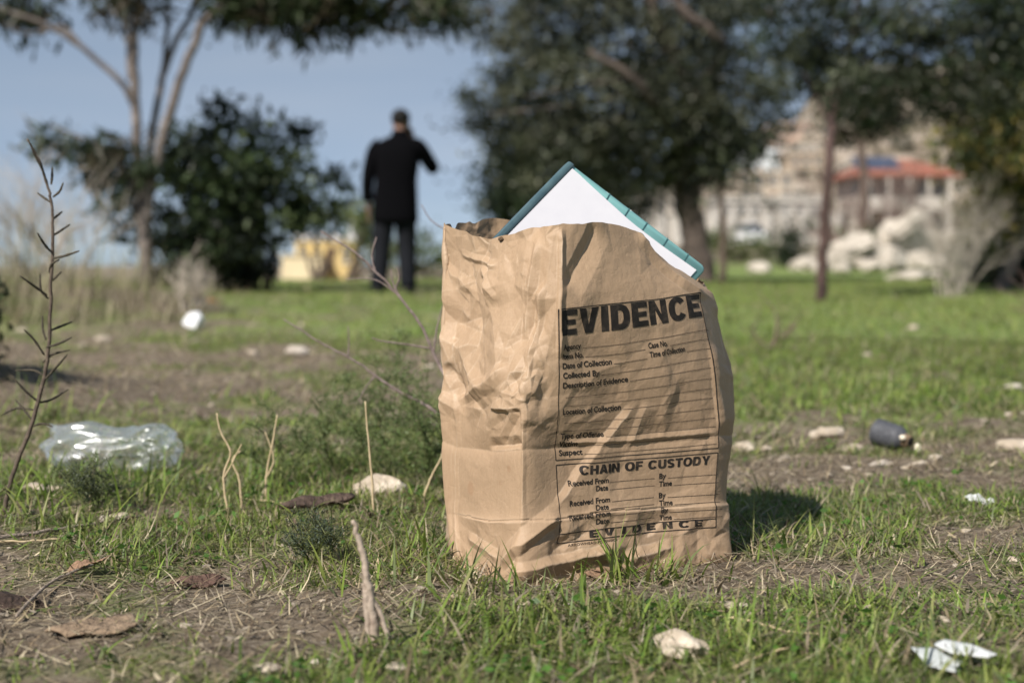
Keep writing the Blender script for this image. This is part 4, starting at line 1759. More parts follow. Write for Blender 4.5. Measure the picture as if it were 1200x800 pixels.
for (px, py, r, n) in ((940, 50, 50, 18), (985, 60, 50, 20), (1030, 45, 60, 24), (1085, 50, 60, 26), (1140, 40, 60, 26), (1190, 45, 56, 22), (1060, 100, 42, 16), (1110, 110, 40, 16), (1000, 105, 36, 10), (960, 100, 26, 6),
                       (930, 10, 60, 20), (1010, -10, 70, 26), (1100, -15, 80, 30), (1190, -20, 80, 30), (1250, 40, 70, 24), (1165, 95, 36, 12), (1030, 130, 18, 3)):
    L5.append(pxlobe(px, py, Y5 + 1.25 + rs.normal(0, .45), r, int(n * 1.2)))
crown('crown', t5, L5, [OLIVE[0], OLIVE[1], OLIVE[2], DEEP[1]], (.05, .10), rs, 56, .11, .32, .25)
twigs_from(L5[::3], A(985, 90, 1.3), rs, t5, BARK_RED, 'branch', .02, 1)

# 6: the yellow-green tree at the right edge
rs = np.random.RandomState(26)
Y6 = 15.5
b6 = on(at(1172, 350, Y6).x, Y6, -.04)
t6 = empty('yellowing_tree', b6, 'yellowing leafy tree at the right edge with a leaning pale trunk', 'tree')
A = lambda px, py, dy=0.0: at(px, py, Y6 + dy)
limbs('trunk', t6, [([b6, A(1184, 310), A(1190, 270), A(1194, 200), A(1180, 130)], .085, .04), ([A(1190, 270), A(1160, 220), A(1140, 170)], .04, .02), ([A(1194, 210), A(1220, 150), A(1230, 90)], .04, .02)], BARK_PALE, 9, 90)
L6 = [pxlobe(px, py, Y6 + rs.normal(0, .3), r, n) for (px, py, r, n) in ((1150, 130, 36, 16), (1175, 175, 44, 24), (1145, 190, 34, 14), (1190, 110, 42, 20), (1190, 230, 40, 20), (1150, 235, 26, 8), (1165, 270, 30, 10), (1230, 170, 60, 30), (1200, 60, 50, 22), (1135, 160, 24, 7), (1240, 80, 60, 26))]
crown('crown', t6, L6, YELLOWISH, (.06, .12), rs, 50, .15, .45, .3)
# dark shrub under it
rs = np.random.RandomState(27)
b7 = on(at(1165, 342, 17.5).x, 17.5)
sh_ = empty('dark_shrub', b7, 'shadowy dark shrub under the yellowing tree at the right edge', 'bush')
L7 = [pxlobe(px, py, 17.5, r, n) for (px, py, r, n) in ((1150, 310, 30, 18), (1180, 300, 40, 26), (1215, 305, 44, 26), (1160, 335, 30, 14), (1195, 335, 36, 16), (1140, 335, 18, 6))]
crown('foliage', sh_, L7, [DEEP[0], DEEP[3]], (.07, .13), rs, 46, .14, .45, .1)
limbs('stem', sh_, [([b7, b7 + Vector((dx, 0, .5)), b7 + Vector((dx * 2, .1, .9))], .03, .01) for dx in (-.2, 0, .2)], BARK_DARK, 6)

# 8: two thin dark trunks further back
for (px, pyb, pyt, Y, r, lab, lob) in ((846, 332, 205, 19.5, .055, 'thin dark tree just right of the folder corner', ((846, 190, 34, 10), (860, 165, 30, 8))),
                                       (1011, 289, 150, 75.0, .30, 'distant tree with a dark trunk in front of the red roofed house', ((1000, 150, 26, 9), (1030, 135, 30, 10), (1015, 115, 30, 10), (985, 130, 22, 6)))):
    rs = np.random.RandomState(px)
    bq = on(at(px, pyb, Y).x, Y, -.05)
    tq = empty('thin_tree' if px < 900 else 'far_tree', bq, lab, 'tree')
    limbs('trunk', tq, [([bq, at(px + 2, (pyb + pyt) / 2, Y), at(px - 3, pyt, Y)], r, r * .6)], BARK_DARK, 8, 5)
    crown('crown', tq, [pxlobe(a, b, Y, c, d) for a, b, c, d in lob], OLIVE if px < 900 else BROWNISH, (.1, .2) if px < 900 else (.35, .7), rs, 40, .25 if px < 900 else .6, .4, .2)

# 9: small shrubs and hedge masses further off
def shrub(px, pyb, Y, lobes, greens, name, label, leaf=(.1, .2), cl=.25, per=36, seed=3, group=None):
    rs = np.random.RandomState(seed)
    bq = on(at(px, pyb, Y).x, Y, -.03)
    o = empty(name, bq, label, 'bush', group)
    LL = [pxlobe(a, b, Y, c, d) for a, b, c, d in lobes]
    crown('foliage', o, LL, greens, leaf, rs, per, cl, .45, .1)
    limbs('stem', o, [([bq, bq + (Vector(l[:3]) - bq) * .5 + Vector((.05, 0, .05)), Vector(l[:3])], .03 * Y / 15, .01) for l in LL[:4]], BARK_DARK, 6)


FRESH = [np.array([.085, .115, .030]), np.array([.06, .09, .025]), np.array([.11, .12, .04])]
shrub(925, 318, 38, ((925, 290, 18, 12), (926, 272, 12, 6), (924, 305, 14, 8)), [DEEP[0], DEEP[1]], 'small_shrub', 'small dark cone shaped shrub left of the white rocks', (.1, .18), .2, 40, 31)
shrub(405, 318, 30, ((426, 262, 16, 7), (438, 285, 20, 8), (455, 298, 20, 8), (432, 248, 10, 3)), FRESH, 'green_bush', 'fresh green bush behind the standing person on the left', (.1, .18), .2, 40, 32)
shrub(505, 322, 32, ((480, 300, 24, 9), (510, 305, 26, 10), (545, 305, 28, 10), (580, 305, 24, 8), (495, 280, 10, 3)), FRESH, 'low_bush', 'low green bush between the standing person and the bag', (.1, .18), .2, 40, 33)
shrub(370, 300, 42, ((365, 252, 18, 7), (395, 248, 18, 8), (340, 252, 18, 7), (418, 248, 12, 4)), [DEEP[1], DEEP[2]], 'dark_bush', 'dark bush above the yellow house', (.14, .26), .3, 36, 34)
shrub(860, 300, 45, ((850, 285, 18, 8), (880, 290, 18, 8), (905, 292, 12, 5), (835, 290, 14, 5)), FRESH, 'garden_bush', 'bright green bush below the long white wall', (.12, .22), .25, 36, 35)
shrub(1000, 288, 70, ((985, 278, 16, 7), (1015, 280, 16, 7), (1040, 282, 12, 5)), FRESH, 'roadside_bush', 'green bush at the foot of the red roofed house', (.25, .45), .4, 30, 36)
shrub(720, 318, 40, ((700, 300, 24, 8), (740, 302, 26, 9), (775, 305, 22, 8)), [DEEP[1], FRESH[1]], 'hedge_bush', 'green bush behind the right edge of the folder', (.12, .22), .25, 36, 37)


# 10: pale leafless shrub on the right, recursive twigs
def twiggy(name, base, label, cat, mat, height, spread, n0, seed, r0=.012, depth=4, lean=(0, 0)):
    rr = random.Random(seed)
    root = empty(name, base, label, cat)
    mb = MB()

    def grow(p, d, L, r, k):
        pts = [p]
        q = p
        dd = d
        for _ in range(3):
            dd = (dd + Vector((rr.gauss(0, .16), rr.gauss(0, .16), rr.gauss(0, .10)))).normalized()
            q = q + dd * L / 3
            pts.append(q)
        mb.tube(pts, lerp_r(r, r * .6, 4), 5 if k > 1 else 4, cap=False)
        if k > 0:
            for _ in range(rr.choice((2, 3, 3))):
                j = rr.choice((1, 2, 3))
                e = (dd + Vector((rr.gauss(0, .5), rr.gauss(0, .5), rr.gauss(.15, .3)))).normalized()
                grow(pts[j], e, L * rr.uniform(.55, .8), r * .55, k - 1)
    for i in range(n0):
        d = Vector((rr.gauss(lean[0], spread), rr.gauss(lean[1], spread), 1)).normalized()
        grow(Vector((rr.gauss(0, .05 * height), rr.gauss(0, .05 * height), 0)), d, height * rr.uniform(.32, .48), r0, depth)
    mb.build('twigs', mat, root)
    return root


DRYGREY = noise_mat('dry_grey_twig', (.30, .26, .22), (.50, .44, .37), 20, .9)
DRYPALE = noise_mat('bleached_twig', (.28, .245, .21), (.44, .39, .335), 20, .9)
DRYBROWN = noise_mat('dry_brown_twig', (.10, .065, .055), (.24, .17, .145), 40, .85)
twiggy('bare_shrub', on(at(1118, 346, 12.8).x, 12.8), 'pale leafless twiggy shrub in front of the white rocks on the right', 'shrub', DRYPALE, 1.15, .30, 26, 4, .0058, 4)
twiggy('dry_bush', on(-1.95, 8.6), 'dry beige bush of bare twigs in front of the dark green bush', 'shrub', DRYGREY, .45, .7, 14, 8, .007, 3)
twiggy('scrub_bush', on(-3.4, 10.5), 'tangle of dry grey scrub on the mound at the far left', 'shrub', DRYGREY, 1.3, .5, 16, 9, .010, 4)
twiggy('bent_scrub', on(.98, 5.4), 'sparse brown twig shrub standing alone in the meadow right of the bag', 'shrub', DRYBROWN, .32, .45, 4, 15, .004, 2)
twiggy('withered_scrub', on(2.35, 6.0), 'withered brown scrub at the right side of the meadow', 'shrub', DRYBROWN, .55, .5, 5, 16, .005, 3)

# tall dry grass at the left, one mass
rs = np.random.RandomState(61)
n = 8000
y = 7.2 + 7.0 * rs.rand(n)
x = -y * (.17 + .30 * rs.rand(n) ** .8)
dn = fbm(x * .9, y * .9, 77)
ok = rs.rand(n) < np.clip((dn - .25) * 2.2, 0, 1) * sstep(-.175, -.25, x / y)
x, y = x[ok], y[ok]
m = len(x)
hh = (.05 + .85 * rs.rand(m) ** 4.5) * sstep(-.16, -.36, x / y) + .06
STR2 = np.array([[.26, .235, .14], [.21, .19, .115], [.31, .28, .18], [.14, .155, .06], [.19, .16, .10]])
P = np.stack([x, y, H(x, y) - .01], -1)
V, F4, F3, T = blades_mesh(P, hh, .004 + .007 * rs.rand(m), rs.rand(m) * 2 * PI, rs.rand(m) ** 1.3 * .8, rs.rand(m) * .9, STR2[rs.randint(0, 5, m)] * (.7 + .5 * rs.rand(m))[:, None], 3)
tag(link('tall_dry_grass', np_mesh('tall_dry_grass', V, [F4, F3], True, T), M_STRAW), 'tall dry straw coloured grass on the mound at the left', 'dry grass', kind='stuff')

# ------------------------------------------------------------------ white rocks on the right, stones and litter
ROCKM = noise_mat('white_limestone', (.30, .265, .22), (.54, .49, .43), 2.4, .9, .7, 12, (.42, .375, .32), bdist=.05)
STONEM = noise_mat('pale_stone', (.33, .275, .21), (.58, .51, .42), 35, .9, .9, 120, (.36, .30, .235), bdist=.004)
STONEG = noise_mat('grey_stone', (.26, .225, .185), (.52, .47, .41), 35, .9, .9, 120, (.40, .35, .30), bdist=.004)


def rock(name, p, size, label, seed, cat='stone', mat=STONEM, rz=0, sink=.25, group=None, rough=.2, smooth=False):
    V, F = rock_arrays(seed, 3, size, rough, 9)
    o = link(name, np_mesh(name, V, F, smooth), mat)
    o.location = Vector(p) + Vector((0, 0, size[2] * (1 - 2 * sink)))
    o.rotation_euler = (random.uniform(-.15, .15), random.uniform(-.15, .15), rz)
    return tag(o, label, cat, group)


def gy(px, Y, dz=0.0):
    return on(at(px, 300, Y).x, Y, dz)


for (px, Y, sz, lab, sd_, rz, sink) in (
        (975, 33.5, (.72, .5, .36), 'long white limestone block left of the bare shrub, leaning against the heap', 71, .15, .2),
        (1010, 34.5, (.55, .5, .62), 'pale boulder in the middle of the white rock heap', 72, .5, .15),
        (1060, 35.0, (.8, .6, .72), 'tallest pale boulder of the heap, just left of the bare shrub', 73, .2, .1),
        (1112, 35.5, (.7, .6, .65), 'pale boulder of the heap hidden behind the bare shrub', 74, .8, .1),
        (1045, 32.5, (.5, .4, .36), 'low boulder in front of the white rock heap', 75, .3, .2),
        (940, 33.0, (.38, .3, .2), 'low white boulder at the left end of the heap', 76, .3, .25),
        (1085, 31.0, (.5, .35, .3), 'brownish white boulder at the foot of the bare shrub', 77, .3, .2),
        (890, 31.0, (.34, .3, .16), 'flat whitish boulder left of the small dark shrub', 78, .4, .25),
        (1070, 22.0, (.5, .3, .10), 'low pale slab lying in the grass before the rock heap', 79, .1, .3)):
    rock('boulder', gy(px, Y), sz, lab, sd_, 'boulder', ROCKM, rz, sink, 'pale boulders of the rock heap', .42)
rsb = np.random.RandomState(8)
for k in range(16):
    px = 950 + 165 * rsb.rand()
    Y = 29.5 + 5 * rsb.rand()
    sz = .12 + .2 * rsb.rand()
    rock('small_boulder', gy(px, Y), (sz, sz * .8, sz * .6), 'small broken boulder around the foot of the white rock heap', 400 + k, 'boulder', ROCKM, rsb.rand() * 3, .2, 'small boulders round the rock heap')
# the slanting white slabs on the heap
for (px, py, Y, sz, rot, lab) in ((1062, 262, 34.3, (.95, .5, .16), (.5, -.6, .2), 'bright white stone slab slanting on top of the rock heap'),
                                  (1000, 290, 33.4, (.95, .55, .30), (.5, -.34, .1), 'white stone slab sloping down the left side of the rock heap')):
    mb = MB()
    mb.box((0, 0, 0), sz)
    o = mb.build('stone_slab', ROCKM, None, False)
    bm = bmesh.new()
    bm.from_mesh(o.data)
    bmesh.ops.bevel(bm, geom=bm.edges[:], offset=.05, segments=2, affect='EDGES')
    bmesh.ops.subdivide_edges(bm, edges=bm.edges[:], cuts=2, use_grid_fill=True)
    for q in bm.verts:
        q.co += Vector((random.gauss(0, .02), random.gauss(0, .02), random.gauss(0, .02)))
    bm.to_mesh(o.data)
    bm.free()
    o.location = at(px, py, Y)
    o.rotation_euler = rot
    tag(o, lab, 'slab')


def stone(px, py, wpx, label, seed, sq=(.75, .5), rz=None, mat=STONEM, sink=.25, name='stone', cat='stone', rough=.30):
    P = g(px, py)
    w_ = wpx * P.y / FPX / 2
    return rock(name, P, (w_, w_ * sq[0], w_ * sq[1]), label, seed, cat, mat, random.uniform(0, .5) if rz is None else rz, sink, 'pale stones strewn over the ground', rough)


stone(800, 768, 74, 'knobbly pale stone in the grass at the bottom centre, right of the bag', 101, (.6, .46), -.35, sink=.08, rough=.5)
stone(441, 584, 66, 'pale rock left of the bag beside a piece of dark bark', 102, (.6, .52), .1, sink=.2, rough=.42)
stone(347, 416, 30, 'white stone lying on the brown strip left of the twigs', 103, mat=STONEG)
stone(296, 416, 18, 'tan stone left of the white stone on the brown strip', 104)
stone(970, 514, 44, 'largest pale stone of the stony strip right of the bag', 105)
stone(873, 527, 30, 'pale stone closest to the right side of the bag', 106)
stone(899, 528, 18, 'small stone second from the bag on the stony strip', 107)
stone(1002, 530, 28, 'pale stone on the stony strip left of the dark bottle', 108)
stone(1190, 529, 44, 'brownish stone at the right edge of the photo', 109, (.7, .55))
stone(1182, 459, 38, 'pale flat stone in the meadow near the right edge', 110, (.6, .35), mat=STONEG)
stone(1072, 548, 38, 'flat tan stone below the dark bottle', 111, (.6, .3))
stone(1032, 545, 34, 'long whitish flake of stone below left of the dark bottle', 112, (.4, .25), mat=STONEG)
stone(992, 549, 16, 'small white flake of stone in the stony strip', 113, (.5, .3), -.6, mat=STONEG)
stone(138, 609, 26, 'pale rounded stone behind the fallen stick on the left', 114, (.7, .5))
stone(120, 610, 16, 'grey chip next to the pale rounded stone on the left', 115, mat=STONEG)
stone(312, 786, 36, 'whitish stone half buried at the bottom left', 116, (.6, .35))
stone(375, 776, 28, 'bright white chip at the bottom left of the broken stalk', 117, (.5, .3), mat=STONEG)
stone(862, 712, 46, 'flat pale stone in the grass below the bag on the right', 118, (.6, .25), sink=.3)
stone(660, 710, 28, 'small white flake in the grass under the bag', 119, (.5, .25), .4, mat=STONEG)
stone(402, 660, 15, 'tiny pale stone behind the broken stalk', 120)
stone(983, 727, 22, 'thin pale flake in the grass at the lower right', 121, (.4, .25), -.5, mat=STONEG)
stone(1018, 716, 22, 'tan pebble at the lower right', 122)
stone(1105, 728, 18, 'cream pebble left of the white plastic shard', 123)
stone(1132, 623, 13, 'pale pebble below the white scrap on the right', 124)
stone(1187, 658, 18, 'tan pebble near the right edge of the lower ground', 125)
stone(462, 784, 40, 'pale stone at the bottom edge near the broken stalk', 126, (.5, .3))
stone(24, 390, 16, 'tan stone at the far left on the bare ground', 127)
stone(1070, 386, 18, 'pale brown stone far out in the meadow', 128, (.6, .4))
stone(500, 432, 26, 'flat pale stone just left of the bag behind the twig', 129, (.5, .25))

# white plastic shards and scraps
WHITEP = noise_mat('white_plastic', (.42, .44, .44), (.55, .56, .56), 60, .4, .3, 90, bdist=.002)
MILKY = noise_mat('milky_film', (.28, .30, .30), (.42, .44, .44), 60, .3, .5, 90, bdist=.002)


def sheet(name, p, outline_, thick_, label, cat, mat, rot=(0, 0, 0), seed=1, lift=.004, wav=.004):
    """thin irregular piece: outline in metres, gently buckled"""
    bm = bmesh.new()
    lo = [bm.verts.new((x, y, 0)) for x, y in outline_]
    f = bm.faces.new(lo)
    bmesh.ops.triangulate(bm, faces=[f])
    for _ in range(3):
        bmesh.ops.subdivide_edges(bm, edges=bm.edges[:], cuts=1)
        bmesh.ops.triangulate(bm, faces=bm.faces[:])
    s = 1 / max(max(abs(x), abs(y)) for x, y in outline_)
    for q in bm.verts:
        q.co.z = wav * 2 * (float(fbm(q.co.x * s * 2.2, q.co.y * s * 2.2, seed)) - .5)
    bmesh.ops.recalc_face_normals(bm, faces=bm.faces[:])
    bmesh.ops.solidify(bm, geom=bm.faces[:], thickness=thick_)
    me = bpy.data.meshes.new(name)
    bm.to_mesh(me)
    bm.free()
    for q in me.polygons:
        q.use_smooth = True
    o = link(name, me, mat)
    o.location = Vector(p) + Vector((0, 0, lift))
    o.rotation_euler = rot
    return tag(o, label, cat)


sheet('plastic_shard', g(1131, 784), [(-.026, .006), (-.016, .016), (.004, .012), (.026, -.002), (.018, -.010), (-.012, -.008)], .0015, 'bright white plastic shard lying on bare soil at the bottom right', 'plastic piece', WHITEP, (.20, .04, -.2), 3, .016, .001)
sheet('plastic_film', g(1099, 790), [(-.014, .022), (.004, .012), (.016, -.012), (.006, -.024), (-.012, -.006)], .001, 'milky plastic film scrap left of the white shard', 'plastic piece', MILKY, (.38, -.2, .2), 4, .014, .002)
sheet('white_scrap', g(1152, 595), [(-.028, .004), (-.005, .012), (.012, .006), (.03, .0), (.01, -.008), (-.02, -.006)], .0012, 'twisted white scrap on the soil at the right', 'scrap', WHITEP, (.5, .2, 0), 5, .010, .012)
sheet('paper_scrap', g(48, 580), [(-.03, .0), (-.01, .014), (.03, .010), (.034, -.004), (0, -.012)], .001, 'pale scrap lying below the clear plastic bag at the left', 'scrap', STONEM, (.35, .1, .1), 6, .012, .01)
sheet('tan_flake', g(108, 740), [(-.045, .0), (-.02, .03), (.03, .034), (.05, .01), (.03, -.02), (-.02, -.02)], .002, 'flat tan flake of bark lying at the lower left', 'bark', noise_mat('tan_bark', (.15, .105, .07), (.29, .21, .14), 60, .9, .6, 200), (.08, 0, .1), 7, .006, .006)
DEADM = noise_mat('dead_leaf', (.12, .07, .045), (.30, .19, .12), 90, .8, .5, 200)
sheet('dead_leaf', g(100, 674), [(-.026, .002), (-.008, .010), (.016, .008), (.028, .0), (.012, -.008), (-.012, -.008)], .0006, 'curled brown dead leaf on the stick at the left', 'leaf', DEADM, (.4, -.2, .2), 8, .012, .012)
sheet('fallen_leaf', g(700, 682), [(-.018, .002), (-.004, .010), (.014, .008), (.02, .0), (.006, -.008), (-.010, -.006)], .0006, 'tan dead leaf in the grass right under the bag', 'leaf', DEADM, (.5, .1, -.2), 9, .010, .008)
sheet('bark_strip', g(228, 690), [(-.032, -.003), (-.014, .008), (.026, .014), (.036, .007), (.014, -.005), (-.02, -.010)], .004, 'rotting reddish brown bark strip in the grass at the lower left', 'bark', noise_mat('wet_bark', (.05, .028, .022), (.14, .085, .065), 80, .9, .8, 150), (.3, .1, .2), 10, .010, .008)
sheet('bark_piece', g(372, 600), [(-.06, -.016), (-.02, .002), (.05, .022), (.055, .010), (.0, -.014), (-.04, -.026)], .006, 'dark bark piece leaning against the pale rock left of the bag', 'bark', noise_mat('dark_bark_piece', (.04, .026, .02), (.11, .075, .06), 80, .9, .8, 150), (.45, .1, .25), 11, .014, .010)
sheet('grass_shade_lump', g(22, 716), [(-.045, -.008), (-.03, .012), (.02, .012), (.035, .0), (.01, -.012), (-.03, -.014)], .008, 'dark lump standing in for shade in the grass at the bottom left edge', 'dark patch', noise_mat('grass_shade_lump', (.02, .013, .010), (.07, .045, .035), 60, .9, .9, 120), (.3, .1, .1), 12, .004, .012)  # dark lump stands in for the darkness between the grass blades

# crumpled white ball far left
P = g(229, 386)
Vb, Fb = rock_arrays(140, 3, (.062, .055, .05), .22, 12)
o = link('paper_ball', np_mesh('paper_ball', Vb, Fb, False), noise_mat('white_crumpled_paper', (.74, .75, .80), (.80, .81, .84), 40, .7))
o.location = P + Vector((0, 0, .045))
tag(o, 'crumpled white ball lying on the grass at the left', 'litter')
for (px, py, col, lab, sd_) in ((229, 358, (.06, .085, .14), 'small blue scrap on the grass above the white ball', 141), (248, 357, (.24, .13, .05), 'small orange scrap on the grass next to the blue one', 142)):
    P = g(px, py)
    sheet('coloured_scrap', P, [(-.035, 0), (-.015, .02), (.03, .015), (.035, -.015), (-.01, -.02)], .004, lab, 'scrap', noise_mat('scrap_%d' % sd_, tuple(c * .8 for c in col), col, 20, .6), (.6, .1, 0), sd_ - 100, .03, .03)


# dark ribbed bottle on the stony strip
def build_bottle():
    P = g(1052, 529)
    root = empty('dark_bottle', P, 'dark grey ribbed bottle lying on the stony strip with its neck towards the right', 'bottle')
    root.scale = (.8, .8, .8)
    ax = Vector((.62, -.74, -.16)).normalized()
    sd = ax.cross(Vector((0, 0, 1))).normalized()
    up = sd.cross(ax)
    c0 = Vector((-.012, .03, .034))

    def prof(pr, mat, name, n=26):
        mb = MB()
        rings = []
        for (t, r) in pr:
            c = c0 + ax * t
            rings.append([c + (sd * math.cos(2 * PI * k / n) + up * math.sin(2 * PI * k / n)) * r for k in range(n)])
        mb.loft(rings)
        return mb.build(name, mat, root)
    grey = noise_mat('dark_grey_plastic', (.045, .047, .055), (.085, .088, .10), 60, .5, .3, 200)
    pr = [(-.040, .022), (-.036, .029)]
    for k in range(8):
        t = -.034 + k * .0075
        pr += [(t, .0325 - .0003 * k), (t + .0045, .0325 - .0003 * k), (t + .0055, .0308 - .0003 * k), (t + .007, .0308 - .0003 * k)]
    pr += [(.030, .027), (.038, .020), (.043, .016)]
    body = prof(pr, grey, 'bottle_body')
    prof([(.043, .0165), (.050, .0165), (.052, .0145), (.058, .0145), (.058, .011)], noise_mat('brown_rim', (.10, .065, .04), (.24, .17, .11), 80, .7), 'bottle_neck')
    prof([(.0575, .0105), (.0595, .0105)], noise_mat('black_neck_shade', (.008, .006, .005), (.012, .01, .008), 50, .9), 'neck_shade')  # near-black disc paints the shade inside the hollow neck
    cream = noise_mat('cream_plastic', (.62, .54, .42), (.72, .66, .55), 60, .5)
    mb = MB()
    q = Vector((.005, -.022, .036))
    mb.loft([ellipse(q + Vector((0, 0, z)), r, r, 14) for z, r in ((-.006, .003), (-.0045, .0062), (0, .0078), (.0045, .0062), (.006, .003))])
    mb.build('cream_button', cream, root)
    mb = MB()
    q = Vector((.038, -.03, .012))
    mb.loft([ellipse(q + Vector((0, 0, z)), r * .8, r, 14) for z, r in ((-.011, .004), (-.008, .0075), (0, .009), (.008, .0075), (.011, .004))])
    o = mb.build('bottle_cap', cream, None)
    o.location = P
    o.scale = (.8, .8, .8)
    tag(o, 'cream bottle cap beside the neck of the dark bottle', 'bottle cap')


build_bottle()


# clear plastic bag on the left
def build_clear_bag():
    P = g(124, 552)
    bm = bmesh.new()
    bmesh.ops.create_icosphere(bm, subdivisions=6, radius=1)
    V = np.array([v.co[:] for v in bm.verts])
    F = np.array([[v.index for v in f.verts] for f in bm.faces])
    bm.free()
    rs = np.random.RandomState(12)
    U_ = V.copy()
    V = np.sign(V) * np.abs(V) ** .72
    V = V / np.abs(V).max(0)
    d = np.zeros(len(V))
    for _ in range(150):
        c = rs.normal(0, 1, 3)
        c /= np.linalg.norm(c)
        t = np.cross(c, rs.normal(0, 1, 3))
        t /= np.linalg.norm(t)
        w_ = np.cross(c, t)
        L = rs.uniform(.35, 1.1)
        win = np.clip(1 - np.abs((U_ - c) @ t) / L, 0, 1) * np.clip(U_ @ c * 2, 0, 1)
        d += rs.choice([-1, 1]) * rs.uniform(.02, .13) * win * np.maximum(0, 1 - np.abs((U_ - c) @ w_) / rs.uniform(.05, .26))
    waist = 1 - .30 * np.exp(-((U_[:, 0] - .12) / .22) ** 2) * (U_[:, 2] > -.2)
    V = V * (1 + d)[:, None]
    V[:, 2] *= waist
    V = V * np.array([.112, .07, .044])
    V[:, 2] = np.maximum(V[:, 2], -.034)
    m, nt, b = new_mat('clear_plastic')
    N, L = nt.nodes, nt.links
    tr = N.new('ShaderNodeBsdfTransparent')
    tr.inputs['Color'].default_value = (.965, .975, .975, 1)
    gl = N.new('ShaderNodeBsdfAnisotropic')
    gl.inputs['Color'].default_value = (.95, .97, 1, 1)
    gl.inputs['Roughness'].default_value = .24
    b.inputs['Base Color'].default_value = (.72, .74, .75, 1)
    b.inputs['Roughness'].default_value = .3
    lw = N.new('ShaderNodeLayerWeight')
    lw.inputs['Blend'].default_value = .25
    mr = N.new('ShaderNodeMapRange')
    mr.inputs['To Min'].default_value = .10
    mr.inputs['To Max'].default_value = .66
    L.new(lw.outputs['Facing'], mr.inputs['Value'])
    mx = N.new('ShaderNodeMixShader')
    L.new(mr.outputs['Result'], mx.inputs['Fac'])
    L.new(tr.outputs['BSDF'], mx.inputs[1])
    L.new(gl.outputs['BSDF'], mx.inputs[2])
    m2 = N.new('ShaderNodeMixShader')
    m2.inputs['Fac'].default_value = .11
    L.new(mx.outputs['Shader'], m2.inputs[1])
    L.new(b.outputs['BSDF'], m2.inputs[2])
    L.new(m2.outputs['Shader'], N['Material Output'].inputs['Surface'])
    o = link('clear_plastic_bag', np_mesh('clear_plastic_bag', V, F, True), m)
    o.location = P + Vector((0, .05, .034))
    o.rotation_euler = (0, 0, .06)
    tag(o, 'crumpled clear plastic bag lying in the grass at the left', 'plastic bag')


build_clear_bag()


# ------------------------------------------------------------------ stems and twigs in the foreground
def stem_thing(name, label, cat, base, paths, mat, bits=None, bitmat=None, bitname='bud', n=7):
    root = empty(name, base, label, cat)
    mb = MB()
    for pts, r0, r1 in paths:
        q = smooth_path(pts, 6)
        q = jitter(q, r0 * .25, 3)
        mb.tube([p - Vector(base) for p in q], lerp_r(r0, r1, len(q)), n)
    mb.build('stem', mat, root)
    if bits:
        for pts, r in bits:
            mb = MB()
            q = [p - Vector(base) for p in smooth_path(pts, 4)]
            k = len(q)
            mb.tube(q, [r * (.35 + .65 * math.sin(PI * (.12 + .83 * i / (k - 1)))) * (1 + .25 * (i % 2)) for i in range(k)], 6)
            mb.build(bitname, bitmat or mat, root)
    return root


WEED = noise_mat('dark_dry_weed', (.050, .036, .030), (.13, .10, .075), 200, .9)
SEEDH = noise_mat('dark_seed_spike', (.035, .030, .024), (.12, .10, .07), 400, .9, .7, 600)
bw = g(4, 604)
Yw = bw.y
A = lambda px, py, dy=0.0: at(px, py, Yw + dy)
weed_paths = [([bw, A(14, 560), A(36, 500), A(52, 440), A(58, 390), A(60, 330), A(62, 270), A(60, 235), A(54, 212), A(46, 188), A(32, 163)], .0036, .0012)]
sidebits = [((55, 346), (40, 335), (23, 323)), ((58, 320), (60, 310), (70, 304)), ((57, 350), (48, 340), (47, 320)), ((61, 303), (75, 300), (93, 294)), ((60, 295), (52, 286), (44, 273)), ((62, 276), (70, 271), (82, 263)),
            ((62, 257), (68, 252), (73, 248)), ((61, 238), (52, 232), (44, 226)), ((62, 231), (70, 224), (74, 214)), ((60, 216), (61, 208), (61, 196)), ((57, 222), (54, 213), (50, 200)), ((57, 388), (72, 382), (85, 377)),
            ((54, 407), (70, 402), (84, 395)), ((54, 398), (50, 385), (50, 370)), ((52, 445), (66, 430), (79, 415)), ((51, 440), (40, 434), (18, 434)), ((44, 470), (30, 458), (17, 444)), ((50, 425), (62, 415), (82, 410)), ((43, 472), (60, 468), (80, 456)),
            ((38, 492), (28, 480), (18, 468)), ((52, 416), (40, 398), (28, 386)), ((58, 330), (64, 326), (72, 318)), ((36, 500), (50, 496), (62, 500)), ((40, 480), (20, 478), (2, 486)), ((12, 436), (4, 430), (0, 432)), ((50, 200), (42, 184), (33, 164)), ((56, 216), (50, 200), (46, 190))]
bits = []
for k, tr_ in enumerate(sidebits):
    if tr_[0] == (12, 436):
        continue
    dy = random.uniform(-.02, .02)
    bits.append(([A(*tr_[0]), A(*tr_[1], dy), A(*tr_[2], dy * 2)], .0016))
stem_thing('tall_weed', 'tall dark dried weed stem with short budded side shoots at the left', 'weed', bw, weed_paths, WEED, bits, SEEDH, 'seed_shoot')

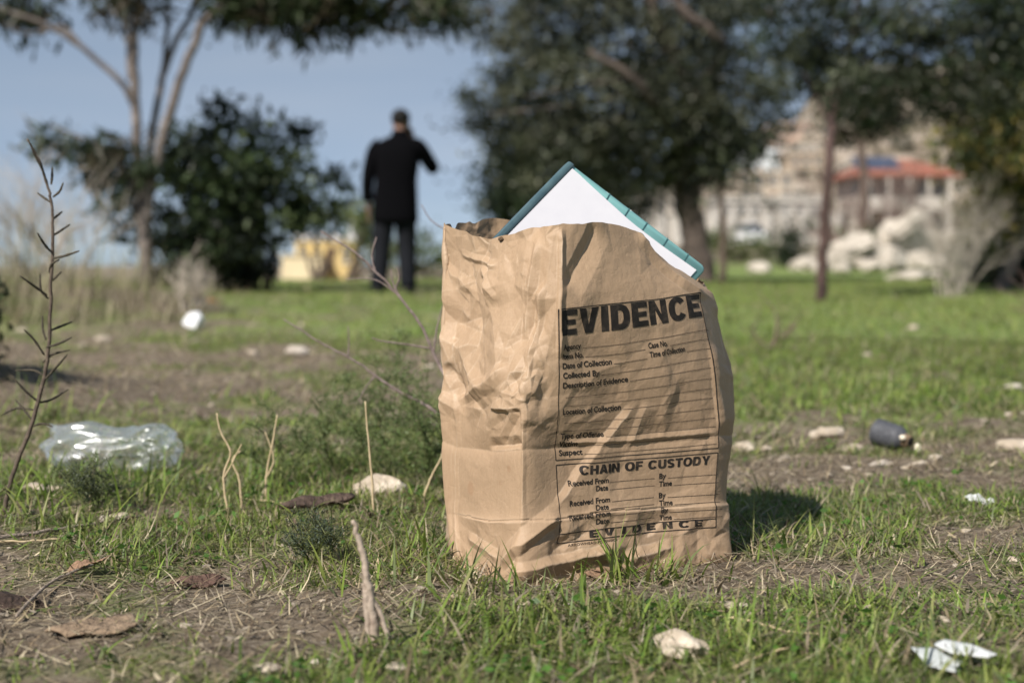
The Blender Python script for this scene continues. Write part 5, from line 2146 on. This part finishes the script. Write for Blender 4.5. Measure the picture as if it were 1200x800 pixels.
TW = noise_mat('mauve_twig', (.11, .08, .075), (.27, .21, .195), 120, .85)
bt = g(540, 520)
Yt = 2.25
A = lambda px, py, dy=0.0: at(px, py, Yt + dy)
stem_thing('bare_twig', 'bare mauve brown branching twig leaning out to the left from behind the bag', 'twig', bt,
           [([bt, A(533, 465), A(513, 425), A(495, 385), A(470, 350), A(440, 318), A(412, 293), A(376, 271)], .0032, .0011),
            ([A(440, 318), A(436, 300), A(441, 278)], .0016, .0009), ([A(472, 352), A(462, 335), A(458, 315)], .0018, .0009), ([A(462, 340), A(468, 325), A(465, 312)], .0014, .0008),
            ([A(508, 415), A(512, 385), A(521, 352)], .0018, .0008), ([A(468, 347), A(440, 328), A(405, 327)], .0011, .0007), ([A(505, 408), A(480, 404), A(450, 400), A(436, 396)], .0016, .0009),
            ([A(521, 268, .1), A(505, 258, .1), A(494, 240, .1)], .0011, .0007)], TW)
bt2 = g(532, 545)
A = lambda px, py, dy=0.0: at(px, py, 2.32 + dy)
stem_thing('long_twig', 'long bare twig lying low behind the bag, sloping up to the left', 'twig', bt2,
           [([bt2, A(518, 492), A(490, 470), A(466, 458), A(440, 440), A(415, 422), A(380, 404), A(352, 386), A(332, 374)], .0028, .0010), ([A(408, 417), A(409, 400), A(408, 382)], .0014, .0008), ([A(440, 440), A(430, 452), A(420, 470)], .0014, .0008)], TW)

STALK = noise_mat('straw_stalk', (.34, .26, .15), (.52, .42, .27), 90, .8)
for (name, lab, pts) in (('dry_stalk', 'pale straw stalk, leftmost in the grass left of the bag', [(268, 602), (262, 560), (270, 530), (258, 505), (254, 484)]),
                         ('straw_stem', 'pale split straw stalk to the right of the leftmost one', [(313, 592), (312, 560), (320, 515), (325, 486)]),
                         ('slanting_straw', 'thin straw slanting against the left side of the bag', [(494, 590), (504, 562), (516, 538), (520, 524)]),
                         ('leaning_straw', 'thin bent straw between the two pale stalks', [(284, 596), (280, 560), (272, 540), (282, 528)]),
                         ('upright_straw', 'thin upright straw near the pale rock left of the bag', [(438, 606), (436, 560), (432, 520), (428, 470)])):
    base = g(*pts[0])
    Yq = base.y
    q = [base] + [at(a, b, Yq) for a, b in pts[1:]]
    ex = []
    if name in ('dry_stalk', 'straw_stem'):
        ex = [([q[1], q[1] + (q[2] - q[1]) * .5 + Vector((.006, 0, .0)), q[2] + Vector((-.012 if name == 'straw_stem' else .016, 0, .012))], .0014, .0008)]
    stem_thing(name, lab, 'straw', base, [(q, .0020, .0011)] + ex, STALK)

# broken split stalk in the foreground
STUB = noise_mat('weathered_stalk', (.22, .165, .13), (.44, .36, .29), 60, .85, .6, 200, bdist=.002)
bs = g(437, 757)
Ys = bs.y
A = lambda px, py, dy=0.0: at(px, py, Ys + dy)
stem_thing('broken_stalk', 'broken weathered stalk sticking up with a split foot in the foreground', 'stalk', bs,
           [([A(440, 756), A(438, 725), A(432, 690), A(427, 660), A(420, 632), A(414, 610)], .0052, .0022), ([A(433, 752), A(431, 720), A(429, 690)], .0030, .0040), ([A(456, 748), A(446, 718), A(434, 700), A(424, 684)], .0026, .0014)], STUB)

# sticks on the ground
STICK = noise_mat('grey_stick', (.16, .125, .10), (.34, .28, .23), 60, .9, .5, 200)
for (name, lab, pts, r, mt) in (('fallen_stick', 'long grey stick lying across the ground at the left edge', [(-30, 642), (40, 632), (110, 621), (168, 611)], .0028, STICK),
                                ('thin_stick', 'thin dry stick lying diagonally in the grass at the lower left', [(20, 730), (60, 690), (110, 668), (180, 634)], .0020, STICK),
                                ('arching_straw', 'pale dry stem arching over the grass at the bottom right', [(835, 730), (875, 735), (920, 748), (960, 752)], .0016, STALK),
                                ('bent_straw', 'pale bent stem lying in the grass at the bottom centre right', [(860, 792), (890, 778), (925, 768)], .0016, STALK),
                                ('short_stick', 'short pale stick on the soil under the clear bag', [(-5, 641), (30, 641), (72, 638)], .0018, STALK),
                                ('brown_straw', 'brown straw lying in the grass left of the bark piece', [(288, 590), (330, 594), (360, 597)], .0013, STALK)):
    q = [g(a, b) + Vector((0, 0, .006 + r)) for a, b in pts]
    mb = MB()
    qq = jitter(smooth_path(q, 5), r * .5, 4)
    mb.tube([p - q[0] for p in qq], lerp_r(r, r * .6, len(qq)), 7)
    o = mb.build(name, mt)
    o.location = q[0]
    tag(o, lab, 'stick' if mt is STICK else 'straw')


# feathery green weeds beside the bag
def feathery(name, px, py, tips, label, seed, col, fine=.006, dens=1.0):
    rs = np.random.RandomState(seed)
    base = g(px, py)
    root = empty(name, base, label, 'weed')
    mb = MB()
    C = []
    for (tx, ty) in tips:
        tip = at(tx, ty, base.y + rs.normal(0, .04))
        mid = base.lerp(tip, .5) + Vector((rs.normal(0, .012), rs.normal(0, .012), .012))
        q = smooth_path([base, mid, tip], 8)
        mb.tube([p - base for p in q], lerp_r(.0013, .0005, len(q)), 5)
        for i in range(4, len(q)):
            for _ in range(rs.randint(1, 4)):
                d = Vector((rs.normal(0, 1), rs.normal(0, 1), .5 + .4 * rs.rand())).normalized()
                L = .016 + .03 * rs.rand()
                e = q[i] + d * L
                mb.tube([q[i] - base, e - base], [.0006, .0004], 4, cap=False)
                k = int(10 * dens)
                for t in np.linspace(.25, 1, k):
                    C.append(np.array(q[i].lerp(e, t)) + rs.normal(0, .0018, 3))
    mb.build('stem', noise_mat(name + '_stem', (.07, .09, .03), (.12, .13, .05), 50, .7), root)
    C = np.array(C)
    V, F = leaf_cloud(C, (fine * .6, fine * 1.3), rs, .3, -.1)
    t = np.repeat(np.array(col)[None] * (.7 + .6 * rs.rand(len(C)))[:, None], 4, 0)
    link('leaflets', np_mesh('leaflets', V - np.array(base), F, True, t), M_GRASS, root)


feathery('feathery_weed', 455, 560, [(440, 425), (470, 400), (480, 440), (420, 455), (500, 470), (455, 470), (400, 480)], 'tall feathery green weed close to the left side of the bag', 41, (.12, .17, .06))
feathery('wispy_weed', 480, 540, [(472, 392), (500, 400), (462, 430), (490, 450), (515, 480)], 'wispy green weed rising behind the twig left of the bag', 42, (.13, .18, .065), .007)
feathery('bushy_weed', 395, 560, [(375, 470), (405, 450), (350, 490), (430, 480), (390, 500), (340, 520), (420, 510)], 'bushy low green weed midway between the clear bag and the paper bag', 43, (.115, .165, .055))
feathery('sprawling_weed', 330, 575, [(300, 500), (320, 480), (360, 520), (280, 530), (345, 505)], 'sprawling feathery weed next to the straw stalks', 44, (.11, .155, .055))
feathery('leaning_weed', 500, 575, [(490, 500), (512, 490), (470, 510), (505, 530), (455, 520), (480, 470)], 'green weed pressed against the left side of the paper bag', 47, (.125, .18, .06), .007)
feathery('spreading_weed', 430, 545, [(410, 440), (440, 460), (385, 465), (455, 440), (370, 500), (470, 490)], 'spreading green weed below the long twig left of the bag', 48, (.12, .17, .06), .007)
feathery('grey_green_weed', 112, 602, [(95, 560), (112, 548), (130, 560), (140, 575), (85, 575)], 'fine grey green weed in front of the clear plastic bag', 45, (.07, .085, .055), .004, 2.0)
feathery('fine_weed', 366, 665, [(350, 625), (366, 612), (380, 625), (390, 640), (345, 640)], 'fine dark tufted weed left of the broken stalk', 46, (.055, .075, .05), .004, 2.0)

# ------------------------------------------------------------------ houses on the slope
M_GLASS = noise_mat('dark_window', (.015, .017, .02), (.03, .034, .04), 3, .12, spec=.7)
M_DOOR = noise_mat('brown_door', (.09, .05, .03), (.14, .08, .05), 4, .6)
M_TILE = noise_mat('red_roof_tile', (.20, .075, .05), (.32, .125, .085), 3, .85, .5, 14)
M_FLAT = noise_mat('grey_flat_roof', (.20, .20, .21), (.32, .32, .32), 1, .9)
M_BLUE = noise_mat('blue_roof_sheet', (.035, .045, .075), (.055, .07, .11), 2, .7)
wall_cache = {}


def wall_mat(c):
    if c not in wall_cache:
        wall_cache[c] = noise_mat('plaster_%d' % len(wall_cache), tuple(k * .86 for k in c), c, .6, .9)
    return wall_cache[c]


def house(px0, px1, pyb, pyt, Y, col, label, roof='flat', storeys=2, nwin=4, depth=8.0, rz=0.0, group='houses on the far slope', porch=False, roofmat=None, doorcol=None):
    xa, xb = at(px0, 300, Y).x, at(px1, 300, Y).x
    W = xb - xa
    zb, zt = at(0, pyb, Y).z, at(0, pyt, Y).z
    hgt = zt - zb
    gz = min(float(H(xa, Y)), float(H(xb, Y + depth)), float(H(xa, Y + depth)), float(H(xb, Y)), zb)
    base = Vector(((xa + xb) / 2, Y + depth / 2, zb))
    root = empty('house', base, label, 'house', group, rz)
    mb = MB()
    mb.box((0, 0, (hgt + (gz - zb) - .3) / 2), (W, depth, hgt - (gz - zb) + .3))
    mb.build('wall', wall_mat(col), root, False)
    fh = hgt / storeys
    f = -depth / 2
    for s in range(storeys):
        for k in range(nwin):
            x = -W / 2 + W * (k + .5) / nwin
            ww, wh = W / nwin * .46, fh * .5
            if s == 0 and k == nwin // 2:
                mb = MB()
                mb.box((x, f - .03, fh * .38), (ww * .8, .08, fh * .76))
                mb.build('door', M_DOOR, root, False)
                continue
            mb = MB()
            mb.box((x, f - .02, s * fh + fh * .56), (ww, .06, wh))
            wn = mb.build('window', M_GLASS, root, False)
            mb = MB()
            mb.box((x, f - .08, s * fh + fh * .56 - wh / 2 - .06), (ww * 1.2, .2, .12))
            mb.box((x, f - .07, s * fh + fh * .56), (.07, .05, wh))
            mb.build('window_frame', wall_mat((.62, .60, .56)), wn, False)
    if porch:
        mb = MB()
        mb.box((0, f - .9, fh), (W * .98, 1.8, .22))
        for k in range(5):
            mb.box((-W * .46 + W * .92 * k / 4, f - 1.6, fh / 2), (.32, .32, fh - .24))
            mb.box((-W * .46 + W * .92 * k / 4, f - 1.6, fh * 1.5), (.24, .24, fh - .3))
        mb.box((0, f - 1.7, fh + .55), (W * .98, .1, .7))
        mb.build('porch', wall_mat((.50, .46, .41)), root, False)
    if roof == 'flat':
        mb = MB()
        for (c, sz) in (((0, f, hgt + .16), (W + .3, .3, .5)), ((0, -f, hgt + .16), (W + .3, .3, .5)), ((-W / 2, 0, hgt + .155), (.3, depth - .3, .49)), ((W / 2, 0, hgt + .155), (.3, depth - .3, .49))):
            mb.box(c, sz)
        mb.box((0, 0, hgt + .03), (W - .3, depth - .3, .1))
        mb.build('roof', roofmat or wall_mat(col), root, False)
    else:
        mb = MB()
        o = 0.9 if porch else .5
        rh = hgt * .32 if roof == 'hip' else hgt * .28
        e = [(-W / 2 - o, f - o * 2, hgt - .05), (W / 2 + o, f - o * 2, hgt - .05), (W / 2 + o, -f + o, hgt - .05), (-W / 2 - o, -f + o, hgt - .05)]
        e2 = [(a, b, c + .2) for a, b, c in e]
        r1, r2 = (-W / 2 + W * .28, 0, hgt + rh), (W / 2 - W * .28, 0, hgt + rh)
        mb.add([*e, *e2, r1, r2], [[3, 2, 1, 0], [0, 1, 5, 4], [1, 2, 6, 5], [2, 3, 7, 6], [3, 0, 4, 7], [4, 5, 9, 8], [6, 7, 8, 9], [5, 6, 9], [7, 4, 8]])
        mb.build('roof', roofmat or M_TILE, root, False)
    return root


CREAM = (.46, .41, .35)
WHITE = (.42, .39, .35)
TAN = (.40, .32, .24)
BEIGE = (.44, .375, .30)
PINK = (.44, .33, .265)
hr = house(1006, 1108, 284, 207, 110, CREAM, 'two storey house with a red tiled roof and dark porch openings on the right', 'hip', 2, 5, 8, 0, 'houses on the far slope', True)
mb = MB()
mb.box((0, 0, 0), (3.4, 2.6, .12))
o = mb.build('roof_panel', M_BLUE, hr, False)
o.location = (-1.9, -3.0, 6.15)
o.rotation_euler = (.42, 0, 0)
house(842, 962, 274, 236, 105, WHITE, 'long low white building right of the thin dark tree', 'flat', 1, 7, 7)
house(735, 800, 284, 228, 112, CREAM, 'cream building glimpsed left of the broad tree trunk', 'flat', 2, 4, 8)
house(866, 928, 236, 204, 165, BEIGE, 'beige two storey house above the long white building', 'flat', 2, 4, 9)
house(868, 912, 204, 178, 195, (.62, .66, .68), 'pale bluish house high above the beige house', 'flat', 2, 3, 9)
house(925, 962, 222, 182, 190, TAN, 'tan stone house behind the slim tree', 'flat', 3, 3, 9)
house(960, 1010, 196, 150, 230, BEIGE, 'beige block of flats on the hillside above the red roof', 'flat', 4, 5, 10)
house(1018, 1060, 180, 142, 235, PINK, 'pinkish block of flats to the right on the hillside', 'flat', 3, 4, 10)
house(1062, 1112, 186, 150, 225, TAN, 'tan block of flats behind the right end of the red roof', 'flat', 3, 4, 10)
house(905, 950, 176, 146, 250, PINK, 'pinkish house high on the hillside left of the slim tree', 'flat', 2, 3, 10)
house(1115, 1175, 230, 185, 160, BEIGE, 'beige house mostly hidden behind the yellowing tree', 'flat', 2, 4, 9)
house(948, 985, 172, 138, 262, CREAM, 'pale house at the top of the slope just left of the slim tree trunk', 'flat', 2, 3, 9)
house(1025, 1062, 146, 118, 280, CREAM, 'pale house highest on the slope above the red roof', 'flat', 2, 3, 9)
house(1075, 1108, 150, 122, 275, BEIGE, 'beige house high on the slope above the right end of the red roof', 'flat', 2, 3, 9)
house(930, 958, 200, 172, 205, CREAM, 'narrow pale house between the tan stone house and the bluish house', 'flat', 2, 3, 9)
house(1000, 1030, 216, 190, 175, CREAM, 'pale narrow house right behind the left end of the red roof', 'flat', 2, 3, 9)
YEL = (.60, .45, .20)
hy = house(346, 414, 318, 281, 120, YEL, 'yellow house seen low behind the dark bush at the left', 'flat', 1, 4, 6, 0, 'houses on the far slope', False, wall_mat((.60, .58, .56)))
mb = MB()
mb.box((-1.6, -4.4, .2), (3.2, 2.6, 2.2))
mb.box((-1.6, -4.4, 1.36), (3.5, 2.9, .12))
mb.build('annex', wall_mat((.66, .56, .36)), hy, False)
mb = MB()
q = at(413, 273, 119)
mb.loft([ellipse((0, 0, z), r, r, 18) for z, r in ((-.62, .3), (-.5, .55), (-.2, .68), (.2, .68), (.5, .55), (.62, .3))])
o = mb.build('water_tank', noise_mat('white_tank', (.66, .67, .70), (.74, .75, .78), 2, .6), None)
o.location = (q.x, 121.0, float(at(0, 281, 120).z) + .41 + .62)
tag(o, 'round white water tank on the right end of the yellow house roof', 'tank')

# long white garden wall and a parked car in front of it
mb = MB()
xa, xb = at(742, 300, 98).x, at(992, 300, 98).x
zb = float(H((xa + xb) / 2, 98)) - .4
mb.box(((xa + xb) / 2, 98, zb + 1.2), (xb - xa, .35, 2.4))
mb.box(((xa + xb) / 2, 98, zb + 2.46), (xb - xa + .2, .5, .12))
ow = empty('garden_wall', ((xa + xb) / 2, 98, zb), 'long white garden wall in front of the low white building', 'wall')
V0 = np.array(mb.V) - np.array(ow.location)
mb.V = [tuple(v) for v in V0]
mb.build('wall_panel', wall_mat((.40, .37, .33)), ow, False)
for k in range(12):
    mb = MB()
    mb.box((-(xb - xa) / 2 + (xb - xa) * (k + .5) / 12, -.28, 1.3), (.4, .3, 2.7))
    mb.build('pillar', wall_mat((.50, .47, .43)), ow, False)


def build_car():
    p = on(at(880, 300, 92).x, 92, 0)
    root = empty('parked_car', p, 'white parked car facing the camera below the long white wall', 'car')
    paint = noise_mat('white_car_paint', (.70, .70, .70), (.74, .74, .75), 2, .25, spec=.6)
    mb = MB()
    rings = []
    for (y, hw, z0, z1) in ((-2.0, .70, .30, .62), (-1.9, .82, .24, .78), (-.9, .86, .22, .95), (.9, .86, .22, 1.0), (1.9, .82, .26, .95), (2.0, .72, .34, .80)):
        rings.append([Vector((sx * hw * k, y, z)) for sx, k, z in ((-1, .94, z0), (1, .94, z0), (1, 1, (z0 + z1) / 2), (1, .9, z1), (-1, .9, z1), (-1, 1, (z0 + z1) / 2))])
    mb.loft(rings)
    mb.build('body', paint, root, False)
    mb = MB()
    mb.loft([[Vector((sx * a, y, z)) for sx, y in ((-1, y0), (1, y0), (1, y1), (-1, y1))] for (z, a, y0, y1) in ((.93, .78, -.9, 1.7), (1.42, .60, -.15, 1.2), (1.47, .56, -.05, 1.1))])
    cab = mb.build('cabin', M_GLASS, root, False)
    mb = MB()
    mb.box((0, .52, 1.485), (1.14, 1.2, .05))
    mb.build('roof_panel', paint, root, False)
    for sx in (-1, 1):
        mb = MB()
        mb.box((sx * .55, -2.0, .62), (.3, .06, .14))
        mb.build('headlight', noise_mat('lamp_glass', (.6, .6, .6), (.7, .7, .7), 4, .1), root, False)
        for y in (-1.3, 1.3):
            mb = MB()
            mb.tube([(sx * .62, y, .31), (sx * .84, y, .31)], .31, 18)
            wh = mb.build('wheel', noise_mat('tyre', (.015, .015, .015), (.03, .03, .03), 8, .8), root, False)
            mb = MB()
            mb.tube([(sx * .845, y, .31), (sx * .86, y, .31)], .18, 14)
            mb.build('rim', noise_mat('rim_metal', (.4, .4, .42), (.5, .5, .52), 8, .3), wh, False)


build_car()


# trees and scrub dotted over the slope between the houses
SPOTS = ((880, 232, 150, 14), (915, 250, 120, 12), (948, 234, 140, 14), (990, 205, 180, 12), (1015, 186, 220, 12), (1060, 190, 200, 12), (940, 205, 185, 10), (895, 215, 170, 10), (1085, 176, 235, 14), (1045, 150, 245, 12),
         (970, 165, 240, 12), (925, 160, 255, 12), (1118, 200, 190, 16), (1120, 250, 130, 16), (1150, 262, 110, 16), (1000, 240, 125, 9), (870, 182, 225, 12), (995, 140, 270, 12), (1080, 140, 270, 14), (790, 250, 125, 12), (752, 262, 118, 12), (955, 262, 96, 12), (1030, 256, 104, 8), (860, 268, 96, 8), (905, 240, 103, 10), (1020, 268, 106, 8))
DRYC = [np.array([.10, .075, .05]), np.array([.14, .11, .075]), np.array([.07, .07, .04])]
for i, (px, py, Y, r) in enumerate(SPOTS):
    rs = np.random.RandomState(500 + i)
    P = at(px, py, Y)
    bq = on(P.x, Y, -.1)
    tall = max(P.z - bq.z, r * Y / FPX * .8)
    dry = i % 3 == 1
    side = 'left' if px < 930 else ('middle' if px < 1030 else 'right')
    o = empty('hillside_tree', bq, '%s scrub tree among the houses on the far slope, %s part of it' % ('dry brown' if dry else 'dark green', side), 'tree', 'scrub trees on the far slope, %s %s' % ('dry' if dry else 'green', side))
    R_ = r * Y / FPX
    crown('crown', o, [(bq.x, Y, bq.z + tall, R_, R_, R_ * .9, 12)], DRYC if dry else [OLIVE[0], DEEP[1], DEEP[2]], (R_ * .14, R_ * .3), rs, 30, R_ * .28, .5, .1)
    limbs('trunk', o, [([bq, bq + Vector((.1, 0, tall * .5)), bq + Vector((0, 0, tall))], R_ * .1, R_ * .05)], BARK_DARK, 6)

# added leafy clump, out of view past the left border, placed for its shadow
rs = np.random.RandomState(700)
P = on(at(-62, 470, 3.3).x, 3.3)
o = empty('shadow_clump', P, 'unseen dark leafy clump added past the left border to cast a shadow', 'weed')
crown('foliage', o, [(P.x, P.y, P.z + .16, .10, .12, .15, 40)], [DEEP[2], DEEP[1]], (.02, .05), rs, 26, .03, .4, .2)
limbs('stem', o, [([P, P + Vector((dx, 0, .12)), P + Vector((dx * 2, .02, .26))], .004, .002) for dx in (-.03, 0, .03)], BARK_DARK, 6)

twiggy('bare_tree', on(at(1062, 282, 62).x, 62), 'leafless brown tree before the houses, right of the slim tree', 'tree', DRYBROWN, 5.2, .28, 7, 33, .07, 4)
twiggy('bare_tree', on(at(985, 282, 66).x, 66), 'leafless brown tree before the houses, just behind the slim tree', 'tree', DRYBROWN, 4.6, .30, 6, 34, .07, 4)
